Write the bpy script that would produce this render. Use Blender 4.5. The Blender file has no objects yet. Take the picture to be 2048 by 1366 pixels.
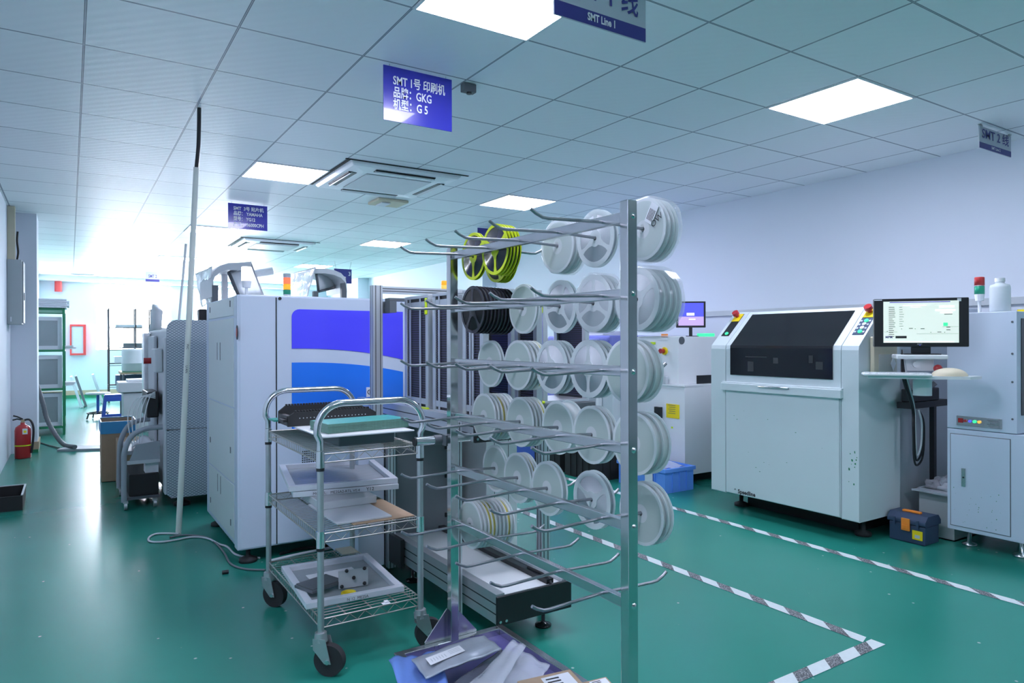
import bpy, math, random
from mathutils import Vector, Matrix
random.seed(7)
C = bpy.context.scene.collection
sc = bpy.context.scene
PI = math.pi

# ------------------------------------------------------------------ camera
H = 1.25
FPX, YAW, PIT, ROL = 1376.7, 0.57087, -0.00085, -0.0027
_f = Vector((math.sin(YAW)*math.cos(PIT), math.cos(YAW)*math.cos(PIT), math.sin(PIT)))
_r0 = Vector((math.cos(YAW), -math.sin(YAW), 0)); _u0 = _r0.cross(_f)
_r = _r0*math.cos(ROL) + _u0*math.sin(ROL); _u = -_r0*math.sin(ROL) + _u0*math.cos(ROL)
cam = bpy.data.cameras.new('camera'); cam.sensor_width = 36; cam.lens = FPX/2048*36; cam.clip_end = 200; cam.clip_start = .02
co = bpy.data.objects.new('camera', cam); C.objects.link(co)
co.matrix_world = Matrix(((_r.x, _u.x, -_f.x, 0), (_r.y, _u.y, -_f.y, 0), (_r.z, _u.z, -_f.z, H), (0, 0, 0, 1)))
sc.camera = co
O = Vector((0, 0, H))
def ray(px, py): return _f + _r*((px-1024)/FPX) + _u*((683-py)/FPX)
def atx(px, py, x): d = ray(px, py); return O + d*(x/d.x)
def aty(px, py, y): d = ray(px, py); return O + d*(y/d.y)
def atz(px, py, z): d = ray(px, py); return O + d*((z-H)/d.z)

# ------------------------------------------------------------------ light, exposure
w = bpy.data.worlds.new('daylight'); sc.world = w; w.use_nodes = True
w.node_tree.nodes['Background'].inputs[0].default_value = (.75, .87, 1, 1)
w.node_tree.nodes['Background'].inputs[1].default_value = 1.0
sc.view_settings.view_transform = 'Standard'; sc.view_settings.look = 'None'
sc.view_settings.exposure = 0.27; sc.view_settings.gamma = 1
LAMP = (.87, .885, 1.10); LAMP_S = 27.0; WIN_S = 34.0
sc.cycles.use_denoising = True
sc.cycles.max_bounces = 8; sc.cycles.diffuse_bounces = 5; sc.cycles.transparent_max_bounces = 16
sc.cycles.sample_clamp_indirect = 6; sc.cycles.caustics_reflective = False; sc.cycles.caustics_refractive = False

# ------------------------------------------------------------------ materials
MT = {}
def mat(k, col, rough=.5, metal=0., var=.04, scale=8., bump=0., emit=None, es=0., alpha=1., trans=0., coat=0., spec=.5):
    m = bpy.data.materials.new(k); m.use_nodes = True; nt = m.node_tree; p = nt.nodes['Principled BSDF']
    p.inputs['Roughness'].default_value = rough; p.inputs['Metallic'].default_value = metal
    p.inputs['Specular IOR Level'].default_value = spec; p.inputs['Coat Weight'].default_value = coat
    p.inputs['Transmission Weight'].default_value = trans
    p.inputs['Alpha'].default_value = alpha
    tc = nt.nodes.new('ShaderNodeTexCoord'); n = nt.nodes.new('ShaderNodeTexNoise')
    n.inputs['Scale'].default_value = scale; n.inputs['Detail'].default_value = 4
    nt.links.new(tc.outputs['Object'], n.inputs['Vector'])
    mx = nt.nodes.new('ShaderNodeMix'); mx.data_type = 'RGBA'
    mx.inputs[6].default_value = tuple(max(0, c*(1-var)) for c in col)+(1,)
    mx.inputs[7].default_value = tuple(min(1, c*(1+var)) for c in col)+(1,)
    nt.links.new(n.outputs['Fac'], mx.inputs[0]); nt.links.new(mx.outputs[2], p.inputs['Base Color'])
    if bump:
        b = nt.nodes.new('ShaderNodeBump'); b.inputs['Strength'].default_value = bump; b.inputs['Distance'].default_value = .01
        nt.links.new(n.outputs['Fac'], b.inputs['Height']); nt.links.new(b.outputs['Normal'], p.inputs['Normal'])
    if emit:
        p.inputs['Emission Color'].default_value = tuple(emit)+(1,); p.inputs['Emission Strength'].default_value = es
    MT[k] = m; return m
mat('wall', (.74, .79, .87), .75, scale=1.5, var=.02)
mat('white_paint', (.80, .82, .84), .4, var=.02)
mat('blue_white', (.58, .66, .78), .38, var=.02, scale=3)
mat('cream_paint', (.68, .74, .74), .4, var=.02, scale=3)
mat('machine_white', (.66, .74, .76), .38, var=.025, scale=4)
mat('grey_paint', (.34, .38, .42), .5, var=.05)
mat('ac_white', (.92, .94, .96), .4, var=.01)
mat('box_grey', (.40, .45, .46), .5)
mat('light_grey', (.55, .59, .62), .45)
mat('dark_grey', (.10, .115, .13), .5)
mat('slate', (.155, .18, .20), .55, var=.08)
mat('black', (.012, .013, .016), .4)
mat('magazine_slot', (.05, .04, .13), .3)
mat('black_gloss', (.01, .011, .014), .12)
mat('black_matte', (.018, .02, .022), .75)
mat('rubber', (.02, .021, .024), .7)
mat('chrome', (.74, .76, .78), .16, 1, var=.06, scale=20)
mat('steel', (.62, .64, .66), .24, 1, var=.1, scale=30)
mat('steel_post', (.62, .64, .65), .12, 1, var=.12, scale=14)
mat('rod_steel', (.36, .37, .40), .38, 1, var=.15, scale=60)
mat('wire', (.48, .47, .44), .35, .9, var=.1, scale=50)
mat('alu', (.66, .69, .73), .38, .75, var=.04)
mat('alu_dark', (.05, .055, .06), .5, .3)
mat('galv', (.5, .53, .55), .4, .8, var=.1, scale=25)
mat('violet', (.095, .085, 1.0), .25, var=.02, coat=.3)
mat('blue_panel', (.022, .20, .85), .25, var=.03, coat=.3)
mat('sign_blue', (.035, .035, .42), .22, var=.03, coat=.4)
mat('sign_navy', (.045, .04, .24), .35)
mat('sign_grey', (.50, .54, .60), .4)
mat('letter_white', (.85, .87, .9), .4)
mat('letter_navy', (.05, .045, .25), .4)
mat('letter_black', (.02, .02, .025), .5)
mat('red', (.42, .015, .02), .3, coat=.3)
mat('red_paint', (.55, .05, .05), .4)
mat('orange', (.95, .28, .03), .4)
mat('yellow', (.92, .70, .01), .45)
mat('lime', (.62, .80, .02), .35)
mat('green_paint', (.02, .22, .10), .45)
mat('pcb', (.03, .34, .27), .35, var=.35, scale=90)
mat('pcb_edge', (.12, .25, .20), .5, var=.3, scale=120)
mat('reel_white', (.86, .92, .93), .4, var=.03)
mat('reel_rim', (.90, .95, .97), .35, var=.02)
mat('reel_tape', (.50, .54, .58), .5, var=.06)
mat('reel_wound', (.80, .84, .84), .5, var=.04)
mat('reel_pale', (.80, .88, .85), .5, var=.04)
mat('reel_gold', (.70, .60, .16), .5)
mat('reel_black', (.045, .045, .06), .16)
mat('reel_yellow', (.66, .78, .02), .35)
mat('card', (.42, .30, .20), .8, var=.08, scale=20)
mat('paper', (.78, .80, .84), .7)
mat('beige', (.62, .57, .42), .6)
mat('navy_box', (.035, .06, .12), .45)
mat('crate', (.15, .36, .95), .4)
mat('purple_cover', (.20, .22, .62), .35)
mat('stool_blue', (.03, .09, .45), .4)
mat('stencil', (.68, .72, .78), .5)
mat('mesh_sheet', (.33, .38, .40), .3, .5, var=.05)
mat('pole', (.78, .80, .74), .45)
mat('silver_bag', (.44, .48, .55), .28, .35, var=.15, scale=18, bump=.35)
mat('silver_bag_dark', (.20, .22, .28), .22, .5, var=.2, scale=18, bump=.4)
mat('plate_purple', (.10, .09, .27), .35, var=.1)
mat('rag', (.30, .31, .34), .8, var=.25, scale=25, bump=.5)
mat('liner', (.06, .32, .62), .35)
mat('brown_trim', (.48, .38, .26), .6)
mat('bottle', (.62, .68, .70), .3)
mat('foil', (.80, .82, .86), .2, .4, var=.2, scale=14, bump=.8)
mat('screen_pale', (.5, .55, .5), .3, emit=(.62, .72, .66), es=.75)
mat('screen_white', (.5, .5, .5), .3, emit=(1, 1, 1), es=.9)
mat('screen_blue', (.03, .03, .2), .3, emit=(.10, .12, .85), es=.8)
mat('screen_pink', (.3, .2, .4), .3, emit=(.50, .38, .78), es=.8)
mat('screen_violet', (.05, .04, .3), .3, emit=(.10, .07, .45), es=.6)
mat('glow_green', (.05, .6, .25), .3, emit=(.05, .9, .35), es=.8)
mat('lamp_white', (.9, .9, .9), .3, emit=(1, .95, .9), es=2.2)
mat('lamp_red', (.8, .1, .05), .3, emit=(1, .10, .04), es=1.6)
mat('lamp_amber', (.8, .3, .02), .3, emit=(1, .32, .02), es=.9)
mat('lamp_green', (.02, .35, .2), .3)
mat('lamp_red_off', (.45, .03, .03), .3)
mat('lamp_amber_faint', (.9, .55, .1), .3, emit=(1, .6, .1), es=.5)  # amber lens with a faint glow put into its colour
mat('diffuser', (.9, .9, .9), .5, emit=LAMP, es=LAMP_S)
mat('lit_pane', (.9, .95, 1), .3, emit=(.88, .92, 1.04), es=WIN_S)

def glassy(k, col, mix, rough=.15, dark=None):
    m = bpy.data.materials.new(k); m.use_nodes = True; nt = m.node_tree; nt.nodes.clear()
    out = nt.nodes.new('ShaderNodeOutputMaterial'); ms = nt.nodes.new('ShaderNodeMixShader'); t = nt.nodes.new('ShaderNodeBsdfTransparent')
    p = nt.nodes.new('ShaderNodeBsdfPrincipled'); p.inputs['Base Color'].default_value = col+(1,); p.inputs['Roughness'].default_value = rough
    t.inputs[0].default_value = (dark or (1, 1, 1))+(1,)
    tc = nt.nodes.new('ShaderNodeTexCoord'); n = nt.nodes.new('ShaderNodeTexNoise'); n.inputs['Scale'].default_value = 22
    nt.links.new(tc.outputs['Object'], n.inputs['Vector'])
    b = nt.nodes.new('ShaderNodeBump'); b.inputs['Strength'].default_value = .25; b.inputs['Distance'].default_value = .01
    nt.links.new(n.outputs['Fac'], b.inputs['Height']); nt.links.new(b.outputs['Normal'], p.inputs['Normal'])
    ms.inputs[0].default_value = mix
    nt.links.new(t.outputs[0], ms.inputs[1]); nt.links.new(p.outputs[0], ms.inputs[2]); nt.links.new(ms.outputs[0], out.inputs[0]); MT[k] = m
glassy('clear_bag', (.92, .96, 1), .26, .15)
glassy('film', (.84, .88, .96), .38, .18)
glassy('blue_film', (.22, .38, .92), .72, .25)
glassy('tinted_window', (.015, .018, .025), .55, .05, (.35, .37, .42))
glassy('stencil_mesh', (.50, .54, .58), .62, .25)
glassy('bottle_clear', (.70, .78, .80), .6, .2)

def milky(k, col, tr=.45, rough=.35):
    m = bpy.data.materials.new(k); m.use_nodes = True; nt = m.node_tree; nt.nodes.clear()
    out = nt.nodes.new('ShaderNodeOutputMaterial'); ms = nt.nodes.new('ShaderNodeMixShader'); t = nt.nodes.new('ShaderNodeBsdfTranslucent')
    p = nt.nodes.new('ShaderNodeBsdfPrincipled'); p.inputs['Roughness'].default_value = rough
    tc = nt.nodes.new('ShaderNodeTexCoord'); n = nt.nodes.new('ShaderNodeTexNoise'); n.inputs['Scale'].default_value = 12
    nt.links.new(tc.outputs['Object'], n.inputs['Vector'])
    mx = nt.nodes.new('ShaderNodeMix'); mx.data_type = 'RGBA'; mx.inputs[6].default_value = tuple(c*.97 for c in col)+(1,); mx.inputs[7].default_value = col+(1,)
    nt.links.new(n.outputs['Fac'], mx.inputs[0]); nt.links.new(mx.outputs[2], p.inputs['Base Color']); nt.links.new(mx.outputs[2], t.inputs[0])
    ms.inputs[0].default_value = tr
    nt.links.new(p.outputs[0], ms.inputs[1]); nt.links.new(t.outputs[0], ms.inputs[2]); nt.links.new(ms.outputs[0], out.inputs[0]); MT[k] = m
milky('reel_white', (.90, .94, .95)); milky('reel_rim', (.94, .97, .98)); milky('reel_pale', (.74, .83, .80)); milky('reel_wound', (.86, .90, .90), .35); milky('bottle', (.80, .86, .88), .4)
def node_mat(k):
    m = bpy.data.materials.new(k); m.use_nodes = True; MT[k] = m; nt = m.node_tree
    return nt, nt.nodes['Principled BSDF'], (lambda t, **kw: _nn(nt, t, kw)), nt.links.new
def _nn(nt, t, kw):
    n = nt.nodes.new(t)
    for a, v in kw.items():
        if a[0] == 'i' and a[1:].isdigit(): n.inputs[int(a[1:])].default_value = v
        else: setattr(n, a, v)
    return n
# green epoxy floor
nt, p, N, L = node_mat('floor_epoxy')
tc = N('ShaderNodeTexCoord'); n1 = N('ShaderNodeTexNoise'); n1.inputs['Scale'].default_value = .9; n1.inputs['Detail'].default_value = 6
n2 = N('ShaderNodeTexNoise'); n2.inputs['Scale'].default_value = 170; n2.inputs['Detail'].default_value = 4
n3 = N('ShaderNodeTexNoise'); n3.inputs['Scale'].default_value = 3; n3.inputs['Detail'].default_value = 5
for n in (n1, n2, n3): L(tc.outputs['Object'], n.inputs['Vector'])
mx = N('ShaderNodeMix', data_type='RGBA'); mx.inputs[6].default_value = (.014, .20, .145, 1); mx.inputs[7].default_value = (.026, .275, .21, 1)
L(n1.outputs['Fac'], mx.inputs[0])
vr = N('ShaderNodeTexVoronoi'); vr.inputs['Scale'].default_value = 8; vr.inputs['Randomness'].default_value = 1
dm = N('ShaderNodeMix', data_type='RGBA'); dm.blend_type = 'ADD'; dm.inputs[0].default_value = .002; L(tc.outputs['Object'], dm.inputs[6]); L(n2.outputs['Color'], dm.inputs[7]); L(dm.outputs[2], vr.inputs['Vector'])
cr = N('ShaderNodeMapRange'); cr.inputs[1].default_value = .06; cr.inputs[2].default_value = .03; L(vr.outputs['Distance'], cr.inputs[0])
mk_ = N('ShaderNodeMath', operation='GREATER_THAN', i1=.47); L(n3.outputs['Fac'], mk_.inputs[0]); c2_ = N('ShaderNodeMath', operation='MULTIPLY'); L(cr.outputs[0], c2_.inputs[0]); L(mk_.outputs[0], c2_.inputs[1])
m2 = N('ShaderNodeMix', data_type='RGBA'); m2.inputs[7].default_value = (.34, .52, .48, 1); L(c2_.outputs[0], m2.inputs[0]); L(mx.outputs[2], m2.inputs[6]); L(m2.outputs[2], p.inputs['Base Color'])
p.inputs['Specular IOR Level'].default_value = .6; p.inputs['Roughness'].default_value = .25
bp = N('ShaderNodeBump'); bp.inputs['Strength'].default_value = .012; bp.inputs['Distance'].default_value = .02; L(n3.outputs['Fac'], bp.inputs['Height']); L(bp.outputs['Normal'], p.inputs['Normal'])
# ceiling tiles: painted metal squares in a grid, faint pressed ripples
nt, p, N, L = node_mat('ceiling_tile')
tc = N('ShaderNodeTexCoord'); sx = N('ShaderNodeSeparateXYZ'); L(tc.outputs['Object'], sx.inputs[0])
facs = []; cells = []
for ax, off in ((0, .0612), (1, 3.359)):
    a = N('ShaderNodeMath', operation='SUBTRACT', i1=off-60); L(sx.outputs[ax], a.inputs[0])
    d = N('ShaderNodeMath', operation='DIVIDE', i1=.6); L(a.outputs[0], d.inputs[0])
    fl = N('ShaderNodeMath', operation='FLOOR'); L(d.outputs[0], fl.inputs[0]); cells.append(fl)
    fr = N('ShaderNodeMath', operation='FRACT'); L(d.outputs[0], fr.inputs[0])
    s = N('ShaderNodeMath', operation='SUBTRACT', i1=.5); L(fr.outputs[0], s.inputs[0])
    ab = N('ShaderNodeMath', operation='ABSOLUTE'); L(s.outputs[0], ab.inputs[0]); facs.append(ab)
mxm = N('ShaderNodeMath', operation='MAXIMUM'); L(facs[0].outputs[0], mxm.inputs[0]); L(facs[1].outputs[0], mxm.inputs[1])
g1 = N('ShaderNodeMath', operation='GREATER_THAN', i1=.4905); L(mxm.outputs[0], g1.inputs[0])
g2 = N('ShaderNodeMath', operation='GREATER_THAN', i1=.4975); L(mxm.outputs[0], g2.inputs[0])
cx = N('ShaderNodeCombineXYZ'); L(cells[0].outputs[0], cx.inputs[0]); L(cells[1].outputs[0], cx.inputs[1])
wn = N('ShaderNodeTexWhiteNoise'); L(cx.outputs[0], wn.inputs['Vector'])
base = N('ShaderNodeMix', data_type='RGBA'); base.inputs[6].default_value = (.83, .87, .89, 1); base.inputs[7].default_value = (.88, .92, .94, 1); L(wn.outputs['Value'], base.inputs[0])
ln = N('ShaderNodeMix', data_type='RGBA'); ln.inputs[7].default_value = (.17, .20, .24, 1); L(g1.outputs[0], ln.inputs[0]); L(base.outputs[2], ln.inputs[6])
ln2 = N('ShaderNodeMix', data_type='RGBA'); ln2.inputs[7].default_value = (.5, .55, .6, 1); L(g2.outputs[0], ln2.inputs[0]); L(ln.outputs[2], ln2.inputs[6]); L(ln2.outputs[2], p.inputs['Base Color'])
p.inputs['Roughness'].default_value = .46; p.inputs['Specular IOR Level'].default_value = .12
wv = N('ShaderNodeTexWave'); wv.inputs['Scale'].default_value = 7; wv.inputs['Distortion'].default_value = 1.2; L(tc.outputs['Object'], wv.inputs['Vector'])
wv.bands_direction = 'DIAGONAL'
bp = N('ShaderNodeBump'); bp.inputs['Strength'].default_value = .022; bp.inputs['Distance'].default_value = .02; L(wv.outputs['Fac'], bp.inputs['Height']); L(bp.outputs['Normal'], p.inputs['Normal'])
# expanded-metal / honeycomb sheet
nt, p, N, L = node_mat('honeycomb')
tc = N('ShaderNodeTexCoord'); sx = N('ShaderNodeSeparateXYZ'); L(tc.outputs['Object'], sx.inputs[0])
vo = N('ShaderNodeCombineXYZ')
def line(cx_, cz_):
    a = N('ShaderNodeMath', operation='MULTIPLY', i1=cx_); L(sx.outputs[0], a.inputs[0])
    b = N('ShaderNodeMath', operation='MULTIPLY', i1=cz_); L(sx.outputs[2], b.inputs[0])
    c = N('ShaderNodeMath', operation='ADD'); L(a.outputs[0], c.inputs[0]); L(b.outputs[0], c.inputs[1])
    f = N('ShaderNodeMath', operation='PINGPONG', i1=.5); L(c.outputs[0], f.inputs[0])
    g = N('ShaderNodeMath', operation='LESS_THAN', i1=.11); L(f.outputs[0], g.inputs[0]); return g
a, b = line(34, 50), line(34, -50)
mm = N('ShaderNodeMath', operation='MAXIMUM'); L(a.outputs[0], mm.inputs[0]); L(b.outputs[0], mm.inputs[1])
mx = N('ShaderNodeMix', data_type='RGBA'); mx.inputs[6].default_value = (.50, .56, .60, 1); mx.inputs[7].default_value = (.17, .21, .26, 1); L(mm.outputs[0], mx.inputs[0]); L(mx.outputs[2], p.inputs['Base Color'])
p.inputs['Roughness'].default_value = .35; p.inputs['Metallic'].default_value = .2
# worn black of the floor tape
nt, p, N, L = node_mat('tape_dark')
tc = N('ShaderNodeTexCoord'); n1 = N('ShaderNodeTexNoise'); n1.inputs['Scale'].default_value = 220; L(tc.outputs['Object'], n1.inputs['Vector'])
cr = N('ShaderNodeMapRange'); cr.inputs[1].default_value = .52; cr.inputs[2].default_value = .6; L(n1.outputs['Fac'], cr.inputs[0])
mx = N('ShaderNodeMix', data_type='RGBA'); mx.inputs[6].default_value = (.06, .065, .075, 1); mx.inputs[7].default_value = (.42, .45, .46, 1); L(cr.outputs[0], mx.inputs[0]); L(mx.outputs[2], p.inputs['Base Color']); p.inputs['Roughness'].default_value = .5
mat('tape_white', (.66, .74, .74), .5, var=.08, scale=60)

# ------------------------------------------------------------------ mesh builder
class MB:
    def __init__(s): s.v = []; s.f = []; s.m = []; s.s = []
    def add(s, vs, fs, m=0, smooth=False, M=None):
        o = len(s.v)
        s.v += [tuple(M @ Vector(v)) if M else tuple(v) for v in vs]
        for f in fs: s.f.append(tuple(i+o for i in f)); s.m.append(m); s.s.append(smooth)
        return s
    def box(s, x0, x1, y0, y1, z0, z1, m=0, M=None):
        v = [(x, y, z) for x in (x0, x1) for y in (y0, y1) for z in (z0, z1)]
        return s.add(v, [(0, 1, 3, 2), (4, 6, 7, 5), (0, 4, 5, 1), (2, 3, 7, 6), (0, 2, 6, 4), (1, 5, 7, 3)], m, False, M)
    def quad(s, a, b, c, d, m=0): return s.add([a, b, c, d], [(0, 1, 2, 3)], m)
    def cyl(s, p, q, r, r2=None, n=16, m=0, cap=True, smooth=True):
        p, q = Vector(p), Vector(q); r2 = r if r2 is None else r2
        a = (q-p).normalized(); t = Vector((0, 0, 1)) if abs(a.z) < .9 else Vector((1, 0, 0)); e1 = a.cross(t).normalized(); e2 = a.cross(e1)
        v = []
        for k in range(n):
            c = e1*math.cos(2*PI*k/n)+e2*math.sin(2*PI*k/n); v += [p+c*r, q+c*r2]
        s.add(v, [(2*k, 2*k+1, (2*k+3) % (2*n), (2*k+2) % (2*n)) for k in range(n)], m, smooth)
        if cap:
            s.add([v[2*k] for k in range(n)], [tuple(range(n))], m); s.add([v[2*k+1] for k in range(n)], [tuple(reversed(range(n)))], m)
        return s
    def tube(s, pts, r, n=8, m=0, closed=False, cap=True):
        pts = [Vector(p) for p in pts]; N_ = len(pts); rings = []; prev = None
        for i, p in enumerate(pts):
            a = pts[(i+1) % N_] if (closed or i < N_-1) else p; b = pts[i-1] if (closed or i > 0) else p
            t = (a-b).normalized()
            if prev is None:
                g = Vector((0, 0, 1)) if abs(t.z) < .9 else Vector((1, 0, 0)); e1 = t.cross(g).normalized()
            else: e1 = (prev - t*prev.dot(t)).normalized()
            prev = e1; e2 = t.cross(e1); rr = r[i] if isinstance(r, (list, tuple)) else r
            rings.append([p+(e1*math.cos(2*PI*k/n)+e2*math.sin(2*PI*k/n))*rr for k in range(n)])
        v = [q for g in rings for q in g]; f = []
        for i in range(N_ if closed else N_-1):
            j = (i+1) % N_
            f += [(i*n+k, i*n+(k+1) % n, j*n+(k+1) % n, j*n+k) for k in range(n)]
        s.add(v, f, m, True)
        if cap and not closed: s.add(rings[0], [tuple(reversed(range(n)))], m); s.add(rings[-1], [tuple(range(n))], m)
        return s
    def lathe(s, prof, c=(0, 0, 0), ax='z', n=24, m=0):
        v = []
        for r, h in prof:
            for k in range(n):
                x, y = r*math.cos(2*PI*k/n), r*math.sin(2*PI*k/n)
                q = (x, y, h) if ax == 'z' else ((h, x, y) if ax == 'x' else (x, h, y))
                v.append((q[0]+c[0], q[1]+c[1], q[2]+c[2]))
        f = [(i*n+k, i*n+(k+1) % n, (i+1)*n+(k+1) % n, (i+1)*n+k) for i in range(len(prof)-1) for k in range(n)]
        return s.add(v, f, m, True)
    def prism(s, pts, ax, lo, hi, m=0, smooth=False):
        # pts: outline in the two remaining axes; extruded along ax
        def P(a, b, h): return {'x': (h, a, b), 'y': (a, h, b), 'z': (a, b, h)}[ax]
        n = len(pts); v = [P(a, b, lo) for a, b in pts]+[P(a, b, hi) for a, b in pts]
        s.add(v, [tuple(range(n)), tuple(range(2*n-1, n-1, -1))], m)
        return s.add(v, [(k, k+n, (k+1) % n+n, (k+1) % n) for k in range(n)], m, smooth)
    def sheet(s, fn, nu, nv, m=0, th=0.):
        v = [Vector(fn(i/nu, j/nv)) for i in range(nu+1) for j in range(nv+1)]
        f = [(i*(nv+1)+j, (i+1)*(nv+1)+j, (i+1)*(nv+1)+j+1, i*(nv+1)+j+1) for i in range(nu) for j in range(nv)]
        return s.add(v, f, m, True)
    def text(s, body, o, ux, uy, size, m=0, bold=0., align='LEFT', width=None):
        cu = bpy.data.curves.new('t', 'FONT'); cu.body = body; cu.size = size; cu.align_x = align; cu.offset = bold; cu.resolution_u = 3
        ob = bpy.data.objects.new('t', cu); C.objects.link(ob); bpy.context.view_layer.update()
        me = bpy.data.meshes.new_from_object(ob.evaluated_get(bpy.context.evaluated_depsgraph_get()))
        o, ux, uy = Vector(o), Vector(ux).normalized(), Vector(uy).normalized()
        k = 1.
        if width and len(me.vertices):
            xs = [v.co.x for v in me.vertices]; k = width/max(1e-6, max(xs)-min(xs))
        s.add([o+ux*v.co.x*k+uy*v.co.y for v in me.vertices], [tuple(p.vertices) for p in me.polygons], m)
        bpy.data.objects.remove(ob); bpy.data.curves.remove(cu); bpy.data.meshes.remove(me); return s
BASE = {}
def _obj(name, b, mats, o, bevel=0, solid=0, sub=0):
    if isinstance(mats, str): mats = [mats]
    me = bpy.data.meshes.new(name); me.from_pydata([(v[0]-o[0], v[1]-o[1], v[2]-o[2]) for v in b.v], [], b.f)
    for q in mats: me.materials.append(MT[q])
    me.polygons.foreach_set('material_index', b.m); me.polygons.foreach_set('use_smooth', b.s); me.update()
    ob = bpy.data.objects.new(name, me); C.objects.link(ob)
    if solid: md = ob.modifiers.new('s', 'SOLIDIFY'); md.thickness = solid; md.offset = 0
    if bevel: md = ob.modifiers.new('b', 'BEVEL'); md.width = bevel; md.segments = 2; md.limit_method = 'ANGLE'; md.angle_limit = .7
    if sub: md = ob.modifiers.new('u', 'SUBSURF'); md.levels = sub; md.render_levels = sub
    return ob
def tag(o, label, cat, group=None):
    o['label'] = label; o['category'] = cat
    if group: o['group'] = group
    return o
def thing(name, label, cat, loc=(0, 0, 0), group=None, rz=0.):
    o = bpy.data.objects.new(name, None); C.objects.link(o); o.location = loc; o.rotation_euler = (0, 0, rz); o.empty_display_size = .05
    BASE[o.name] = (0, 0, 0) if rz else tuple(loc)      # turned things are modelled about their own base
    return tag(o, label, cat, group)
def part(name, b, mats, parent, bevel=0, label=None, **k):
    base = BASE[parent.name]; o = _obj(name, b, mats, base, bevel, **k); o.parent = parent; BASE[o.name] = base
    if label: o['label'] = label
    return o
def solo(name, b, mats, label, cat, loc, group=None, bevel=0, **k):
    o = _obj(name, b, mats, loc, bevel, **k); o.location = loc; BASE[o.name] = tuple(loc); return tag(o, label, cat, group)
def struct(name, b, mats, parent=None, bevel=0):
    o = _obj(name, b, mats, BASE[parent.name] if parent else (0, 0, 0), bevel); BASE[o.name] = (0, 0, 0)
    if parent: o.parent = parent
    else: o['kind'] = 'structure'
    return o
def dup(root, loc, label, rz=None, group=None):
    r = root.copy(); C.objects.link(r); r.location = loc; r['label'] = label
    if rz is not None: r.rotation_euler = (0, 0, rz)
    if group: r['group'] = group
    for ch in list(root.children):
        c = ch.copy(); C.objects.link(c); c.parent = r
        for g in list(ch.children): d = g.copy(); C.objects.link(d); d.parent = c
    return r
def arc(c, e1, e2, r, a0, a1, n=8):
    c, e1, e2 = Vector(c), Vector(e1), Vector(e2)
    return [c+(e1*math.cos(a0+(a1-a0)*k/n)+e2*math.sin(a0+(a1-a0)*k/n))*r for k in range(n+1)]
def spline(pts, n=6):
    P = [Vector(p) for p in pts]; out = []
    for i in range(len(P)-1):
        a, b, c, d = P[max(i-1, 0)], P[i], P[i+1], P[min(i+2, len(P)-1)]
        for k in range(n):
            t = k/n; out.append(.5*((2*b)+(c-a)*t+(2*a-5*b+4*c-d)*t*t+(3*b-a-3*c+d)*t**3))
    return out+[P[-1]]
X3 = (Vector((1, 0, 0)), Vector((0, 1, 0)), Vector((0, 0, 1)))
ORD = ['', 'first', 'second', 'third', 'fourth', 'fifth', 'sixth', 'seventh', 'eighth', 'ninth', 'tenth']

# ================================================================== the room
CZ = 2.704; XL, XR, YB, YF = -.56, 5.815, 18.2, -9.0
struct('floor', MB().box(XL-.1, XR+.1, YF-.1, YB+.1, -.1, 0), 'floor_epoxy')
struct('ceiling', MB().box(XL-.1, XR+.1, YF-.1, YB+.1, CZ, CZ+.1), 'ceiling_tile')
struct('wall_left', MB().box(XL-.1, XL, YF-.1, YB+.1, 0, CZ), 'wall')
struct('wall_right', MB().box(XR, XR+.1, YF-.1, YB+.1, 0, CZ), 'wall')
struct('wall_front', MB().box(XL, XR, YF-.1, YF, 0, CZ), 'wall')
WX0, WX1, WZ0, WZ1 = .47, 2.06, 1.05, 2.55
b = MB()
for x0, x1, z0, z1 in ((XL, WX0, 0, CZ), (WX1, 2.5, 0, CZ), (4.1, XR, 0, CZ), (WX0, WX1, 0, WZ0), (WX0, WX1, WZ1, CZ), (2.5, 4.1, 0, WZ0), (2.5, 4.1, WZ1, CZ)):
    b.box(x0, x1, YB, YB+.1, z0, z1)
struct('wall_back', b, 'wall')
for k, (x0, x1) in enumerate(((WX0, WX1), (2.5, 4.1))):
    wn_ = struct('window_%d' % (k+1), MB().box(x0, x1, YB+.05, YB+.06, WZ0, WZ1), 'lit_pane')
    fb = MB(); t = .03
    for a in (x0, x1-t, (x0+x1-t)/2): fb.box(a, a+t, YB-.0, YB+.05, WZ0, WZ1)
    for z in (WZ0, WZ1-t): fb.box(x0+t, x1-t, YB+.002, YB+.048, z, z+t)
    struct('window_frame', fb, 'white_paint', wn_)
struct('trim_1', MB().box(XL, XR, YB-.012, YB, 0, .07).box(XL, XR, YB-.010, YB, .07, .17, 1), ['green_paint', 'brown_trim'])
struct('pillar', MB().box(XL, -.315, 9.5, 10.0, 0, CZ), 'wall')
struct('baseboard_left', MB().box(XL+.14, -.305, 9.49, 9.995, .0, .035).box(XL+.14, -.30, 9.485, 9.99, .035, .12, 1), ['green_paint', 'brown_trim'])
struct('trim_2', MB().box(XL, XR, YB-.35, YB-.001, 2.59, CZ-.001), 'white_paint')
a = atx(965, 560, XR-.25); struct('pillar_right', MB().box(XR-.25, XR, a.y-.0, a.y+.5, 0, CZ), 'wall')
struct('pillar_far', MB().box(XR-.25, XR, 15.2, 15.7, 0, CZ), 'wall')
a = atx(2046, 600, XR); struct('trim_3', MB().box(XR-.03, XR, a.y-1.5, 9, a.z-.03, a.z+.025), 'light_grey', bevel=.004)

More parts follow.
